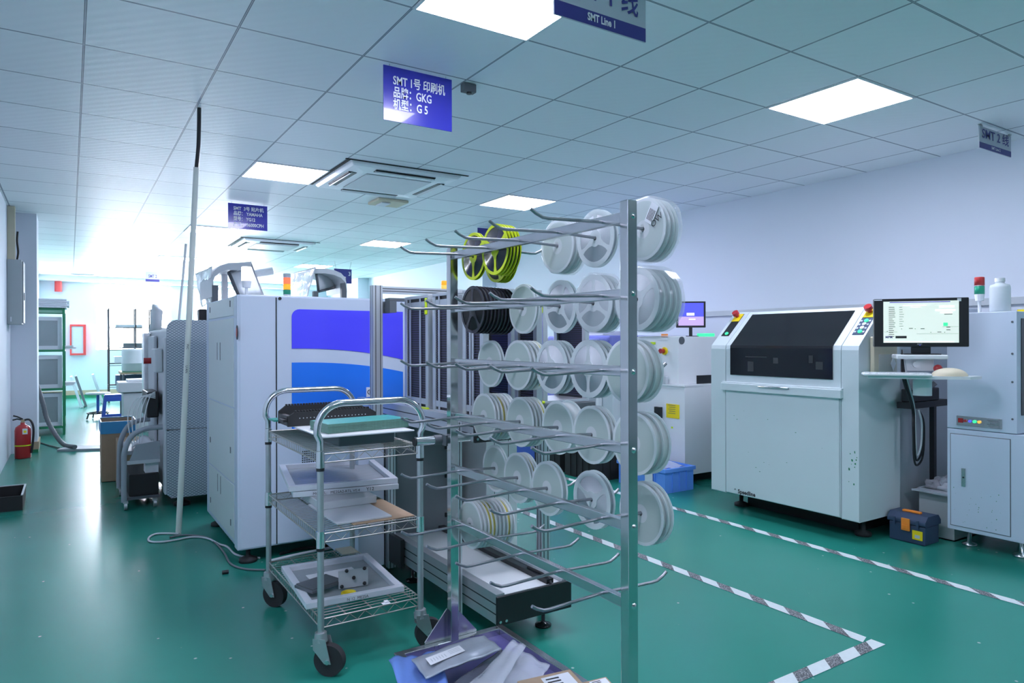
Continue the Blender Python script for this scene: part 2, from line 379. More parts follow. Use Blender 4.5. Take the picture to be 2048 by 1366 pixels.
# ceiling lights, 0.6 m panels in the grid
GX, GY = .0612, 3.359
def gx(i): return GX+.6*i
def gy(j): return GY+.6*j
lights = {(2, -2): 'ceiling light panel beside the white hanging line sign, cut by the picture top', (6, -2): 'square ceiling light panel above the big white printer with the sloped window',
          (2, 4): 'ceiling light panel touching the near cassette air conditioner', (6, 4): 'ceiling light panel over the reel rack and its yellow reels',
          (2, 10): 'ceiling light panel just behind the blue four-line sign', (6, 10): 'ceiling light panel between far air conditioner and reel rack',
          (2, 16): 'ceiling light panel farthest down the aisle by the window', (6, 16): 'ceiling light panel above the draped raised cover, far end'}
proto = None
b = MB(); s = .3
for x0, x1, y0, y1 in ((-s, -s+.012, -s, s), (s-.012, s, -s, s), (-s+.012, s-.012, -s, -s+.012), (-s+.012, s-.012, s-.012, s)): b.box(x0, x1, y0, y1, -.008, 0)
for (i, j), lab in list(lights.items())+[((2, -8), 'ceiling light panel over the near end of the aisle'), ((-1, -4), 'added fill light panel out of view, over the aisle beside the wall'), ((6, -8), 'ceiling light panel over the near end of the room')]:  # panel by the wall is an unseen extra, added to brighten left-facing sides
    loc = (gx(i)+.3, gy(j)+.3, CZ-.001)
    if not proto:
        proto = thing('ceiling_light', lab, 'ceiling light', loc, 'square ceiling light panels'); BASE[proto.name] = (0, 0, 0)
        part('frame', b, 'white_paint', proto); part('diffuser', MB().box(-s+.012, s-.012, -s+.012, s-.012, -.006, -.001), 'diffuser', proto)
    else: dup(proto, loc, lab)

# cassette air conditioners
def cassette(cx, cy, label):
    t = thing('ceiling_air_conditioner', label, 'air conditioner', (cx, cy, CZ), 'cassette air conditioners'); BASE[t.name] = (0, 0, 0)
    h = .475
    b = MB()
    v = []; f = []
    for r, z in ((h+.02, -.001), (h+.02, -.018), (h, -.035), (.34, -.045), (.30, -.045)):
        for sx_, sy_ in ((-1, -1), (1, -1), (1, 1), (-1, 1)): v.append((sx_*r, sy_*r, z))
    for i in range(4):
        for k in range(4): f.append((i*4+k, i*4+(k+1) % 4, i*4+4+(k+1) % 4, i*4+4+k))
    b.add(v, f); part('panel', b, 'ac_white', t, .008)
    part('intake_grille', MB().box(-.30, .30, -.30, .30, -.052, -.046), 'light_grey', t, .004)
    gap = MB()
    for x0, x1, y0, y1 in ((-h-.08, h+.08, -h-.05, -h-.03), (-h-.06, -h-.035, -h-.05, h+.05), (h+.035, h+.055, -h+.1, h+.05)): gap.box(x0, x1, y0, y1, -.006, -.001)
    part('opening_edge', gap, 'black_matte', t)
    for k in range(4):
        M = Matrix.Rotation(k*PI/2, 4, 'Z')
        part('outlet', MB().box(-.27, .27, -.445, -.375, -.046, -.038, 0, M), 'black', t)
        M2 = M @ Matrix.Translation((0, -.415, -.045)) @ Matrix.Rotation(.5, 4, 'X')
        part('louver', MB().box(-.27, .27, -.022, .022, -.003, .003, 0, M2), 'white_paint', t)
cassette(2.40, 5.82, 'cassette air conditioner in the ceiling beside the near light panels')
cassette(2.55, 10.58, 'cassette air conditioner in the ceiling behind the blue four-line sign')
solo('ceiling_hatch', MB().box(2.62, 2.95, 6.56, 6.86, CZ-.03, CZ-.002).box(2.68, 2.78, 6.62, 6.80, CZ-.045, CZ-.03, 1), ['beige', 'paper'], 'small beige emergency lamp under the ceiling beside the air conditioner', 'lamp', (2.78, 6.7, CZ), bevel=.008)
solo('ceiling_vent', MB().box(.02, .45, 17.3, 17.6, CZ-.02, CZ-.002).box(.05, .42, 17.31, 17.33, CZ-.026, CZ-.02, 1), ['light_grey', 'slate'], 'narrow ceiling vent just before the far window', 'vent', (.2, 17.4, CZ))
solo('ceiling_sensor', MB().box(1.86, 1.94, 3.385, 3.43, CZ-.05, CZ-.002).cyl((1.9, 3.40, CZ-.05), (1.9, 3.40, CZ-.06), .015, m=1), ['dark_grey', 'black'], 'small dark sensor on the ceiling beside the three-line blue sign', 'sensor', (1.9, 3.41, CZ), bevel=.004)

# hanging signs ------------------------------------------------------------
def sign(name, label, y, tl, tr, bl, board, lines, chain=0., band=None, th=.006, marks=True):
    a, c, d = aty(*tl, y), aty(*tr, y), aty(*bl, y)
    x0, x1, z1, z0 = a.x, c.x, min(a.z, CZ-.012), d.z
    t = thing(name, label, 'sign', ((x0+x1)/2, y, z0), 'signs hanging from the ceiling')
    bb = MB().box(x0, x1, y-th/2, y+th/2, z0, z1)
    part('board', bb, board, t)
    if band: part('band', MB().box(x0+.001, x1-.001, y-th/2-.001, y+th/2+.001, z0+.0005, z0+(z1-z0)*band), 'sign_navy', t)
    W_, Hh = x1-x0, z1-z0
    for n_, (txt, u0, v0, size, m_, wd) in enumerate(lines):
        part('lettering', MB().text(txt, (x0+W_*u0, y-th/2-.0025, z0+Hh*v0), X3[0], X3[2], size, 0, .0012 if size > .03 else .0004, width=wd*W_ if wd else None), m_, t)
    for x in (x0+.035, x1-.035):
        hb = MB()
        if chain:
            hb.tube([(x, y, z1-.01), (x+(.03 if x < (x0+x1)/2 else -.03)*-1, y, CZ)], .0025, 6)
            for k in range(9):
                zz = z1+(CZ-z1)*(k+.5)/9; xx = x-(.03 if x < (x0+x1)/2 else -.03)*(k+.5)/9
                hb.tube(arc((xx, y, zz), X3[0] if k % 2 else X3[1], X3[2], .008, 0, 2*PI, 8)[:-1], .0018, 5, closed=True)
        else: hb.tube([(x, y, z1-.012), (x, y, CZ)], .002, 6)
        part('hanger', hb, 'galv', t)
    return t
sign('hanging_sign', 'blue three-line sign with white lettering hung above the reel rack aisle', 3.38, (766.5, 126), (903, 157), (767, 239), 'sign_blue',
     [('SMT 1号 印刷机', .13, .68, .062, 'letter_white', .76), ('品牌：GKG', .13, .46, .062, 'letter_white', .55), ('机型：G 5', .13, .24, .062, 'letter_white', .5)])
sign('hanging_sign', 'blue four-line sign with white lettering near a far light panel', 7.6, (456, 402), (534.5, 413), (456, 456), 'sign_blue',
     [('SMT  3号 贴片机', .13, .75, .048, 'letter_white', .77), ('品牌： YAMAHA', .13, .55, .048, 'letter_white', .74), ('型号： YG12', .13, .34, .048, 'letter_white', .55), ('产能： 36000CPH', .13, .12, .048, 'letter_white', .77)])
sign('hanging_sign', 'grey and navy line sign beside the nearest ceiling light, cut by picture top', 1.92, (1107, -75), (1290, -27), (1107, 28), 'sign_grey',
     [('SMT 1 线', .10, .52, .12, 'letter_navy', .80), ('SMT Line 1', .34, .09, .038, 'letter_white', .30)], chain=1, band=.29)
sign('hanging_sign', 'grey and navy line sign on chains against the long white wall', 2.20, (1957.5, 227), (2021, 249), (1957.5, 295), 'sign_grey',
     [('SMT 2 线', .07, .50, .085, 'letter_navy', .84), ('SMT Line 2', .36, .09, .026, 'letter_white', .28)], chain=1, band=.27)
sign('hanging_sign', 'pale sign hanging in the glare of the far window', 14.0, (291, 543), (319, 545), (291, 563), 'sign_grey',
     [('SMT 2', .2, .4, .08, 'letter_navy', .6)], chain=1, band=.25)
sign('hanging_sign', 'plain navy sign behind the draped raised cover', 12.2, (668, 537), (703, 539), (668, 566), 'sign_navy', [('3', .8, .55, .10, 'letter_white', None)], chain=1)
sign('hanging_sign', 'plain navy sign hidden behind the yellow reels', 7.6, (955, 452), (1010, 458), (955, 492), 'sign_navy', [])

# floor marking tape ---------------------------------------------------------
def tape(label, p0, ax, length, wdt=.06, per=.2, wfrac=.56, lean=.11, y0off=0., loc=None):
    # stripes run along axis ax from p0; width across
    b = MB(); n = int(length/per)+2; base = Vector(p0)
    e1 = X3[ax]; e2 = X3[1-ax]
    def P(s_, t_): s_ = min(max(s_, 0), length); return base+e1*s_+e2*t_*wdt+Vector((0, 0, .0016))
    for k in range(-1, n):
        s0 = k*per+y0off
        for (a0, a1, m) in ((s0, s0+per*wfrac, 0), (s0+per*wfrac, s0+per, 1)):
            if a1+lean < 0 or a0 > length: continue
            b.quad(P(a0, 0), P(a1, 0), P(a1+lean, 1), P(a0+lean, 1), m)
    return solo('floor_marking_tape', b, ['tape_white', 'tape_dark'], label, 'floor tape', tuple(base), 'hazard tape on the floor')
tape('long striped floor tape running past the reel rack to the tape corner', (2.752, 1.61, 0), 1, 6.4, y0off=.14, lean=.08)
tape('striped floor tape running along the front of the big white printer', (3.755, .4, 0), 1, 8, y0off=.0, lean=.08)
tape('short striped floor tape crossing from the tape corner out of view', (.9, 1.548, 0), 0, 1.91, y0off=.02, lean=.05)

# ================================================================== reel rack
RX, RY0, RY1 = 1.218, 1.337, 2.315
ROWZ = [1.572, 1.372, 1.17, .968, .769, .566]
RODY = [2.255, 2.05, 1.847, 1.644, 1.439]
rack = thing('reel_rack', 'tall stainless rack with six rows of bent pegs holding component reels', 'rack', (RX, 1.83, 0))
for y in (RY0, RY1): 
    po = part('post', MB().box(RX-.016, RX+.016, y-.016, y+.016, .12, 1.612), 'steel_post', rack, .002)
    for z in ROWZ: part('bolt', MB().lathe([(.0001, -.0195), (.006, -.018), (.009, -.0155)], (RX+.002, y, z), 'y', 12), 'steel', po)
rod = MB().tube([(-.236, 0, .012), (-.222, 0, .003), (-.2, 0, -.006), (-.18, 0, -.007), (0, 0, 0), (.18, 0, -.007), (.2, 0, -.006), (.222, 0, .004), (.236, 0, .013)], .0046, 8)
ro = None
for z in ROWZ:
    part('crossbar', MB().box(RX-.006, RX+.012, RY0+.016, RY1-.016, z-.014, z+.014), 'steel', rack, .002)
    for y in RODY:
        if ro is None:
            ro = _obj('peg', rod, 'rod_steel', (0, 0, 0)); o = ro
            for k_ in (1,): pass
        else: o = ro.copy(); C.objects.link(o)
        o.parent = rack; o.location = (0, y-1.83, z)
fr = MB()
BX0, BX1, BY0, BY1 = .985, 1.448, 1.30, 2.335
fr.box(BX0, BX0+.03, BY0, BY1, .09, .12).box(BX1-.03, BX1, BY0, BY1, .09, .12).box(BX0+.03, BX1-.03, BY0, BY0+.03, .09, .12).box(BX0+.03, BX1-.03, BY1-.03, BY1, .09, .12)
part('base_frame', fr, 'steel', rack, .003)
part('base_plate', MB().box(BX0+.03, BX1-.03, BY0+.03, BY1-.03, .088, .094), 'plate_purple', rack)
for y, s_ in ((RY1, 1), (RY0, -1)):
    yy = y+.017*s_
    part('gusset', MB().prism([(RX-.11, .121), (RX+.11, .121), (RX+.11, .128), (RX+.018, .235), (RX-.018, .235), (RX-.11, .128)], 'y', yy-.0025, yy+.0025), 'steel', rack)
    for x in (-.085, .085): part('bolt', MB().cyl((RX+x, y-.03*s_, .12), (RX+x, y-.03*s_, .13), .009, n=6), 'steel', rack)
for x in (BX0+.05, BX1-.05):
    for y in (BY0+.06, BY1-.06):
        c_ = part('caster', MB().cyl((x-.011, y, .034), (x+.011, y, .034), .034, n=20), 'rubber', rack)
        part('fork', MB().box(x-.02, x-.015, y-.018, y+.018, .025, .085).box(x+.015, x+.02, y-.018, y+.018, .025, .085).box(x-.02, x+.02, y-.024, y+.024, .083, .089), 'galv', c_)
a, c_ = aty(831, 877, 2.375), aty(938, 868, 2.375); zz = .872
hd = part('push_handle', MB().tube([(a.x, 2.375, zz), (c_.x, 2.375, zz)], .017, 16), 'chrome', rack)
part('grip_cap', MB().cyl((a.x-.006, 2.375, zz), (a.x-.0005, 2.375, zz), .0175), 'black', hd)
part('bracket', MB().box(RX-.02, RX+.02, RY1+.016, 2.362, zz-.02, zz+.02).cyl((RX-.05, 2.375, zz), (RX-.02, 2.375, zz), .019, m=0), 'dark_grey', hd)

# ------------------------------------------------------------------ reels
def flange(kind, n_sp=3, a0=0.):
    b = MB(); R, th = .089, .0014
    def ring(r0, r1, n=48):
        v = []; 
        for k in range(n):
            c, s_ = math.cos(2*PI*k/n), math.sin(2*PI*k/n)
            v += [(0, r0*c, r0*s_), (0, r1*c, r1*s_), (th, r0*c, r0*s_), (th, r1*c, r1*s_)]
        f = []
        for k in range(n):
            i, j = 4*k, 4*((k+1) % n); f += [(i, i+1, j+1, j), (i+2, j+2, j+3, i+3), (i+1, i+3, j+3, j+1), (i, j, j+2, i+2)]
        return v, f
    if kind == 'solid':
        v, f = ring(.0066, .026, 24); b.add(v, f, 0)
        v, f = ring(.026, .080); b.add(v, f, 1); v, f = ring(.080, R); b.add(v, f, 0)
    else:
        rim = .072 if kind == 'spoke' else .078; hub = .026
        v, f = ring(.0066, hub, 32); b.add(v, f, 0); v, f = ring(rim, R); b.add(v, f, 0)
        for k in range(n_sp):
            an = a0+2*PI*k/n_sp; M = Matrix.Rotation(an, 4, 'X')
            v = []
            for x in (.0002, th-.0002):
                for (r_, h_) in ((hub-.002, .011), (.04, .0065), (.06, .006), (rim+.002, .010)): v += [(x, r_, -h_), (x, r_, h_)]
            f = []
            for i in range(3): q = 2*i; f += [(q, q+1, q+3, q+2), (8+q, 8+q+2, 8+q+3, 8+q+1), (q, q+2, q+10, q+8), (q+1, q+9, q+11, q+3)]
            b.add(v, f, 0, False, M)
    return b
def make_reel(kind, t, n_sp, a0, fm, tm):
    r = thing('tape_reel', 'x', 'tape reel', (0, 0, -50)); BASE[r.name] = (0, 0, 0)
    mats = [fm, 'reel_pale' if kind == 'solid' else fm]
    f1 = part('flange', flange(kind, n_sp, a0), mats, r)
    f2 = f1.copy(); C.objects.link(f2); f2.parent = r; f2.location = (t-.0014, 0, 0)
    tp = MB().lathe([(.012, .0016), (.0165, .0016), (.0165, .0020), (.081, .0020), (.081, t-.002), (.0165, t-.002), (.012, t-.0016), (.012, .0016)], (0, 0, 0), 'x', 40)
    part('tape_roll', tp, tm, r)
    return r
PROTO = {}
def reel(style, t, a0, loc, label, group):
    key = (style, round(t, 4), a0)
    if key not in PROTO:
        kind, n_sp, fm, tm = {'solid': ('solid', 0, 'reel_rim', 'reel_wound'), 'gold': ('solid', 0, 'reel_rim', 'reel_gold'), 'spoke3': ('spoke', 3, 'reel_white', 'reel_tape'),
                              'spoke2': ('spoke', 2, 'reel_white', 'reel_tape'), 'spoke4': ('spoke', 4, 'reel_white', 'reel_tape'), 'yellow': ('thin', 3, 'reel_yellow', 'reel_black'),
                              'black': ('thin', 5, 'reel_black', 'black_matte'), 'pale': ('solid', 0, 'reel_rim', 'reel_white')}[style]
        r = make_reel(kind, t, n_sp, a0, fm, tm); r.location = loc; r['label'] = label; r['group'] = group; PROTO[key] = r
    else: dup(PROTO[key], loc, label, group=group)
# row, peg, front x, count, thickness, style, spoke angle, colour word
REELS = [(1, 1, 1.275, 1, .013, 'yellow', -1.57, 'yellow', 0), (1, 2, 1.246, 4, .013, 'yellow', .5, 'yellow', 0), (1, 1, 1.378, 3, .014, 'yellow', .2, 'yellow', 1),
         (1, 3, 1.366, 3, .0165, 'solid', 0, 'white', 0), (1, 4, 1.36, 1, .018, 'spoke3', 1.57, 'white', 0), (1, 5, 1.365, 3, .0165, 'solid', 0, 'white', 0),
         (2, 1, 1.272, 9, .0155, 'black', .3, 'black', 0), (2, 2, 1.362, 1, .014, 'solid', 0, 'white', 0), (2, 3, 1.375, 1, .016, 'spoke3', 1.9, 'white', 0),
         (2, 4, 1.352, 3, .017, 'spoke3', 1.57, 'white', 0), (2, 5, 1.340, 4, .0215, 'spoke3', .5, 'white', 0),
         (3, 1, 1.345, 1, .015, 'solid', 0, 'white', 0), (3, 2, 1.339, 4, .017, 'solid', 0, 'white', 0), (3, 3, 1.34, 3, .0155, 'spoke3', 1.2, 'white', 0), (3, 4, 1.331, 3, .017, 'spoke2', 1.57, 'white', 0), (3, 5, 1.301, 2, .028, 'solid', 0, 'white', 0),
         (4, 1, 1.320, 6, .0155, 'solid', 0, 'white', 0), (4, 2, 1.348, 4, .0145, 'solid', 0, 'white', 0), (4, 3, 1.365, 1, .05, 'pale', 0, 'white', 0), (4, 4, 1.343, 2, .0165, 'solid', 0, 'white', 0), (4, 5, 1.329, 2, .028, 'solid', 0, 'white', 0),
         (5, 1, 1.367, 1, .012, 'solid', 0, 'white', 0), (5, 2, 1.337, 3, .012, 'solid', 0, 'white', 0), (5, 3, 1.321, 1, .02, 'solid', 0, 'white', 0), (5, 4, 1.343, 1, .02, 'spoke3', .5, 'white', 0), (5, 5, 1.354, 2, .02, 'solid', 0, 'white', 0),
         (6, 1, 1.259, 9, .0158, 'solid', 0, 'white', 0)]
GOLD = {(6, 1, 2), (6, 1, 3), (6, 1, 7), (4, 1, 2), (4, 2, 3), (3, 2, 3), (5, 2, 1), (3, 4, 0)}
ROWW = {1: 'top row', 2: 'second row down', 3: 'third row down', 4: 'fourth row down', 5: 'fifth row down', 6: 'lowest row'}
PEGW = {1: 'peg beside the handle post', 2: 'second peg from handle post', 3: 'middle peg', 4: 'fourth peg from handle post', 5: 'peg beside the tall front post'}
for row, peg, x, n, t, st, a0, col, extra in REELS:
    for k in range(n):
        xx = x+k*(t+.0004); dx = xx-RX
        z = ROWZ[row-1]-.007*min(1, dx/.18)-.0018
        cnt = 1+3 if (row, peg) == (1, 1) else n; idx = k+1+(1 if extra else 0)
        w_ = {'spoke3': 'three-spoked', 'spoke2': 'two-spoked', 'spoke4': 'four-spoked', 'yellow': 'spoked', 'black': 'spoked', 'pale': 'wide'}.get(st, 'plain')
        pos = 'lone' if cnt == 1 else ORD[idx]+' from crossbar'
        lab = ('lone %s %s reel on %s, %s' % (w_, col, PEGW[peg], ROWW[row])) if cnt == 1 else '%s reel, %s on %s, %s' % (col, pos, PEGW[peg], ROWW[row])
        style = 'gold' if (row, peg, k) in GOLD and st == 'solid' else st
        reel(style, t, a0+(.35*k if st in ('yellow', 'black') else 0) if st == 'black' and k < 3 else a0, (xx, RODY[peg-1], z), lab, 'component tape reels hung on the rack')
# clear bags around some of the reels
def bag(row, peg, x0, x1, label, card=False):
    z = ROWZ[row-1]-.006; y = RODY[peg-1]; rnd = random.Random(row*10+peg)
    ph = [rnd.uniform(0, 6.28) for _ in range(6)]
    def rad(a, u): return (.0935+.0016*math.sin(3*a+ph[0])+.0012*math.sin(7*a+ph[1]+3*u)+.0008*math.sin(13*a+ph[2]))
    b = MB(); n = 48; prof = [(.018, 0), (.55, -.004), (.90, -.003), (1, .005), (1.01, .5), (1, 1.), (.9, 1.), (.3, 1.), (.09, 1.)]
    L_ = x1-x0; v = []
    for r_, u in prof:
        for k in range(n): a = 2*PI*k/n; rr = rad(a, u)*r_ if r_ > .05 else .012; v.append((x0+(u*L_ if abs(u) > .01 else u), y+rr*math.cos(a), z+rr*math.sin(a)))
    b.add(v, [(i*n+k, i*n+(k+1) % n, (i+1)*n+(k+1) % n, (i+1)*n+k) for i in range(len(prof)-1) for k in range(n)], 0, True)
    t = thing('plastic_bag', label, 'plastic bag', ((x0+x1)/2, y, z), 'clear bags over reels'); part('film', b, 'clear_bag', t)
    if card:
        def on(u, v_): # on the front face
            return (x0-.007, y+u, z+v_)
        pc, pt = atx(1303, 427, x0-.0065), atx(1311, 452, x0-.0075)
        lb = MB(); M = Matrix.Translation(pc) @ Matrix.Rotation(.55, 4, 'X')
        lb.box(-.0004, .0004, -.016, .016, -.028, .028, 0, M)
        for q in range(5): lb.box(-.0008, -.0004, -.011+q*.005, -.009+q*.005, -.020, .012, 1, M)
        part('label', lb, ['paper', 'letter_black'], t)
        part('lettering', MB().text('OW', (x0-.0075, pt.y+.012, pt.z-.004), (0, -.85, .53), (0, .53, .85), .026), 'letter_black', t)
bag(1, 5, 1.362, 1.425, 'clear bag with paper label and handwriting around the reels at the post top', True)
bag(1, 3, 1.362, 1.426, 'clear bag around the reels on the middle peg, top row')
bag(2, 5, 1.335, 1.436, 'clear bag around the wide reels by the front post, second row')
bag(2, 4, 1.348, 1.412, 'clear bag around the spoked reels on the fourth peg, second row')

# ================================================================== wire trolley
TX0, TX1, TY0, TY1 = .79, 1.20, 2.565, 3.37
cart = thing('wire_trolley', 'chrome three-shelf wire trolley with bent tube handles on swivel casters', 'trolley', ((TX0+TX1)/2, (TY0+TY1)/2, 0))
SHZ = (.205, .525, .825)
for (x, y) in ((TX0, TY0), (TX1, TY0), (TX0, TY1), (TX1, TY1)):
    pp = part('post', MB().cyl((x, y, .155), (x, y, .845), .0125, n=16), 'galv', cart)
    for z in SHZ[1:]: part('collar', MB().cyl((x, y, z-.05), (x, y, z+.012), .0165, .0155, 16).cyl((x, y, z-.062), (x, y, z-.05), .0155, n=16, m=1), ['chrome', 'black'], pp)
    an = {(TX0, TY0): .75, (TX1, TY0): .2, (TX0, TY1): .9, (TX1, TY1): .4}[(x, y)]
    d = Vector((math.cos(an), -math.sin(an), 0)); nn = Vector((d.y, -d.x, 0)); cw = Vector((x, y, 0))+d*.036
    wh = part('caster', MB().cyl(cw+nn*.015+Vector((0, 0, .058)), cw-nn*.015+Vector((0, 0, .058)), .058, n=28), 'rubber', cart)
    fk = MB().cyl((x, y, .125), (x, y, .158), .026, .022, 18)
    for s_ in (-1, 1):
        o_ = nn*.021*s_; o2 = nn*.024*s_; pts = [Vector((x, y, .14))-d*.022, Vector((x, y, .14))+d*.028, cw+d*.014+Vector((0, 0, .05)), cw-d*.012+Vector((0, 0, .05)), Vector((x, y, .10))-d*.02]
        v = [p_+o_ for p_ in pts]+[p_+o2 for p_ in pts]; k5 = 5
        fk.add(v, [tuple(range(5)), tuple(range(9, 4, -1))]+[(k, (k+1) % 5, (k+1) % 5+5, k+5) for k in range(5)])
    part('fork', fk, 'galv', wh); part('axle', MB().cyl(cw+nn*.028+Vector((0, 0, .058)), cw-nn*.028+Vector((0, 0, .058)), .009, n=10), 'steel', wh)
for y in (TY0, TY1):
    r_ = .10; zt = 1.015
    pts = [(TX0, y, .84), (TX0, y, .875), (TX0-.012, y, .90)]+[(p_.x-.012, p_.y, p_.z) for p_ in arc((TX0+r_, y, zt-r_), -X3[0], X3[2], r_, .05, PI/2, 8)]
    pts += [(p_.x+.012, p_.y, p_.z) for p_ in arc((TX1-r_, y, zt-r_), X3[2], X3[0], r_, 0, PI/2-.05, 8)]+[(TX1+.012, y, .90), (TX1, y, .875), (TX1, y, .84)]
    part('handle', MB().tube(pts, .0135, 14), 'chrome', cart)
for z in SHZ:
    b = MB(); 
    for dz in (0, -.032):
        for y in (TY0, TY1): b.tube([(TX0, y, z+dz), (TX1, y, z+dz)], .003, 6)
        for x in (TX0, TX1): b.tube([(x, TY0, z+dz), (x, TY1, z+dz)], .003, 6)
    n = 30
    for k in range(1, n):
        y = TY0+(TY1-TY0)*k/n
        b.tube([(TX0, y, z+.003), (TX0+.012, y, z+.003), (TX1-.012, y, z+.003), (TX1, y, z+.003)], .0018, 5, cap=False)
        for x in (TX0, TX1): b.tube([(x, y, z), (x, y, z-.032)], .0016, 4, cap=False)
    for x in (TX0+.1, (TX0+TX1)/2, TX1-.1): b.tube([(x, TY0, z-.002), (x, TY1, z-.002)], .003, 6)
    for y in (TY0, TY1):
        zz = []
        for k in range(13): zz.append((TX0+.02+(TX1-TX0-.04)*k/12, y, z-(.002 if k % 2 else .030)))
        b.tube(zz, .0016, 5)
    part('shelf', b, 'wire', cart)
# what lies on it
ZT = .8285
solo('dark_block', MB().box(.90, 1.14, 2.68, 3.22, ZT+.0012, ZT+.051), 'slate', 'dark flat block holding up the white board on the trolley', 'block', (1.0, 2.95, ZT), bevel=.006)
ZT += .046
solo('white_tray', MB().box(.805, 1.185, 2.585, 3.30, ZT+.0075, ZT+.0125), 'white_paint', 'thin white board across the trolley top under the green circuit boards', 'tray', (1, 2.95, ZT+.0075), bevel=.001)
ZP = ZT+.010
tp_ = [atz(q_[0], q_[1], ZP+.047) for q_ in ((659, 846), (811, 833), (781, 826), (618, 837))]
tcn = sum(tp_, Vector())/4; tex = ((tp_[1]-tp_[0])+(tp_[2]-tp_[3]))/2; tey = ((tp_[3]-tp_[0])+(tp_[2]-tp_[1]))/2
hx, hy, trz = tex.length/2, tey.length/2, math.atan2(tex.y, tex.x)
for k in range(7):
    ox, oy = random.uniform(-.002, .002), random.uniform(-.002, .002); z0_ = ZP+.004+k*.0052
    TM = Matrix.Translation((tcn.x+ox, tcn.y+oy, 0)) @ Matrix.Rotation(trz, 4, 'Z')
    b = MB().box(-hx, hx, -hy, hy, z0_, z0_+.0046, 1, TM).box(-hx+.003, hx-.003, -hy+.003, hy-.003, z0_+.0046, z0_+.005, 0, TM)
    lab = 'topmost green circuit board in the stack on the trolley' if k == 6 else 'green circuit board, %s below the top one of the stack' % ORD[6-k]
    solo('circuit_board', b, ['pcb', 'pcb_edge'], lab, 'circuit board', (tcn.x, tcn.y, z0_), 'stacked green circuit boards')
solo('circuit_board', MB().box(.765, .865, 3.16, 3.27, ZT+.017, ZT+.022).box(.768, .862, 3.163, 3.267, ZT+.022, ZT+.0235, 0).box(.79, .85, 3.18, 3.25, ZT+.0125, ZT+.017, 1), ['pcb', 'pcb_edge'], 'lone small green circuit board at the far trolley corner beside the black magazine', 'circuit board', (.82, 3.2, ZT+.0125))
mx0, mx1 = aty(566, 830, 3.05).x, 1.17
mg = thing('board_magazine', 'black toothed circuit board magazine lying on the trolley behind the green boards', 'magazine', ((mx0+mx1)/2, 3.05, ZT+.0125))
zb = ZT+.013
for nm, y0, y1, h in (('side_plate', 2.97, 2.985, .060), ('side_plate', 3.12, 3.135, .076)):
    b = MB().prism([(mx0, zb), (mx1, zb), (mx1, zb+h*.7), (mx1-.03, zb+h), (mx0+.03, zb+h), (mx0, zb+h*.7)], 'y', y0, y1)
    for k in range(26): xx = mx0+.035+(mx1-mx0-.07)*k/25; b.box(xx-.0035, xx+.0035, y0, y1, zb+h, zb+h+.007, 0)
    pl = part(nm, b, 'black_matte', mg)
    if y0 < 3: 
        h2 = MB()
        for k in range(20): xx = mx0+.05+(mx1-mx0-.1)*k/19; h2.cyl((xx, y0-.0008, zb+.034), (xx, y0+.0002, zb+.034), .0022, n=8)
        part('hole_row', h2, 'light_grey', pl)
part('bottom_plate', MB().box(mx0+.005, mx1-.005, 2.985, 3.12, zb, zb+.01), 'black', mg)
for x in (mx0, mx1-.02): part('end_plate', MB().box(x, x+.02, 2.985, 3.12, zb+.01, zb+.045).box(x-.018, x+.0, 2.975, 3.05, zb+.02, zb+.03), 'black', mg)

def quadframe(px, z):
    P = [atz(x, y, z) for x, y in px]; c_ = sum(P, Vector())/4
    ex = ((P[1]-P[0])+(P[2]-P[3]))/2; ey = ((P[3]-P[0])+(P[2]-P[1]))/2
    return c_, ex.length, ey.length, math.atan2(ex.y, ex.x)
def stencil(name, label, c_, lx, ly, rz, z, th=.024, wdt=.03, text=None, tilt=0., mesh='stencil_mesh', foil=True):
    t = thing(name, label, 'stencil', (c_.x, c_.y, z), 'framed solder stencils', rz); t.rotation_euler = (tilt, 0, rz)
    b = MB(); a, q = lx/2, ly/2
    b.box(-a, a, -q, -q+wdt, 0, th).box(-a, a, q-wdt, q, 0, th).box(-a, -a+wdt, -q+wdt, q-wdt, 0, th).box(a-wdt, a, -q+wdt, q-wdt, 0, th)
    part('frame', b, 'stencil', t, .002); part('mesh', MB().box(-a+wdt, a-wdt, -q+wdt, q-wdt, .002, .003), mesh, t)
    if foil: part('foil', MB().box(-a+wdt*2.2, a-wdt*2.2, -q+wdt*2.2, q-wdt*2.2, .0031, .0037), 'mesh_sheet', t)
    if text:
        for s_, u, sz in text: part('lettering', MB().text(s_, (-a+u*lx, -q-.0006, th*.2), X3[0], X3[2], sz), 'letter_black', t)
    return t
zm = .5298
c_, lx, ly, rz = quadframe([(556, 937), (737, 921), (806, 964), (580, 978)], .61)
bb = MB(); bb.box(-.16, .20, -.21, .14, 0, .003); 
solo('cardboard_sheet', MB().box(.93, 1.19, 2.60, 2.98, zm, zm+.004), 'card', 'brown card sheet on the middle trolley shelf under the stencil frames', 'card', (1.05, 2.8, zm))
solo('grey_board', MB().box(.87, 1.10, 2.62, 3.0, zm+.005, zm+.012), 'light_grey', 'grey board on the middle trolley shelf between card and frames', 'board', (1.0, 2.8, zm+.005), bevel=.001)
st = thing('spacer_box', 'flat grey carton propping up the stencil frames on the middle shelf', 'carton', (1.0, 3.05, zm)); part('body', MB().box(.88, 1.13, 2.86, 3.20, zm+.0125, zm+.045), 'light_grey', st, .003)
stencil('solder_stencil', 'lower stencil frame on the middle trolley shelf with model lettering on its edge', Vector((c_.x+.012, c_.y-.015, 0)), lx*.97, ly*.97, rz-.02, zm+.046, text=[('MODEL:   ME2SA2-RTL V0.4', .18, .017), ('Y12', .68, .022)])
stencil('solder_stencil', 'upper stencil frame on the middle trolley shelf with a clear see-through centre', c_, lx, ly, rz, zm+.072, foil=False)
zl = SHZ[0]+.005
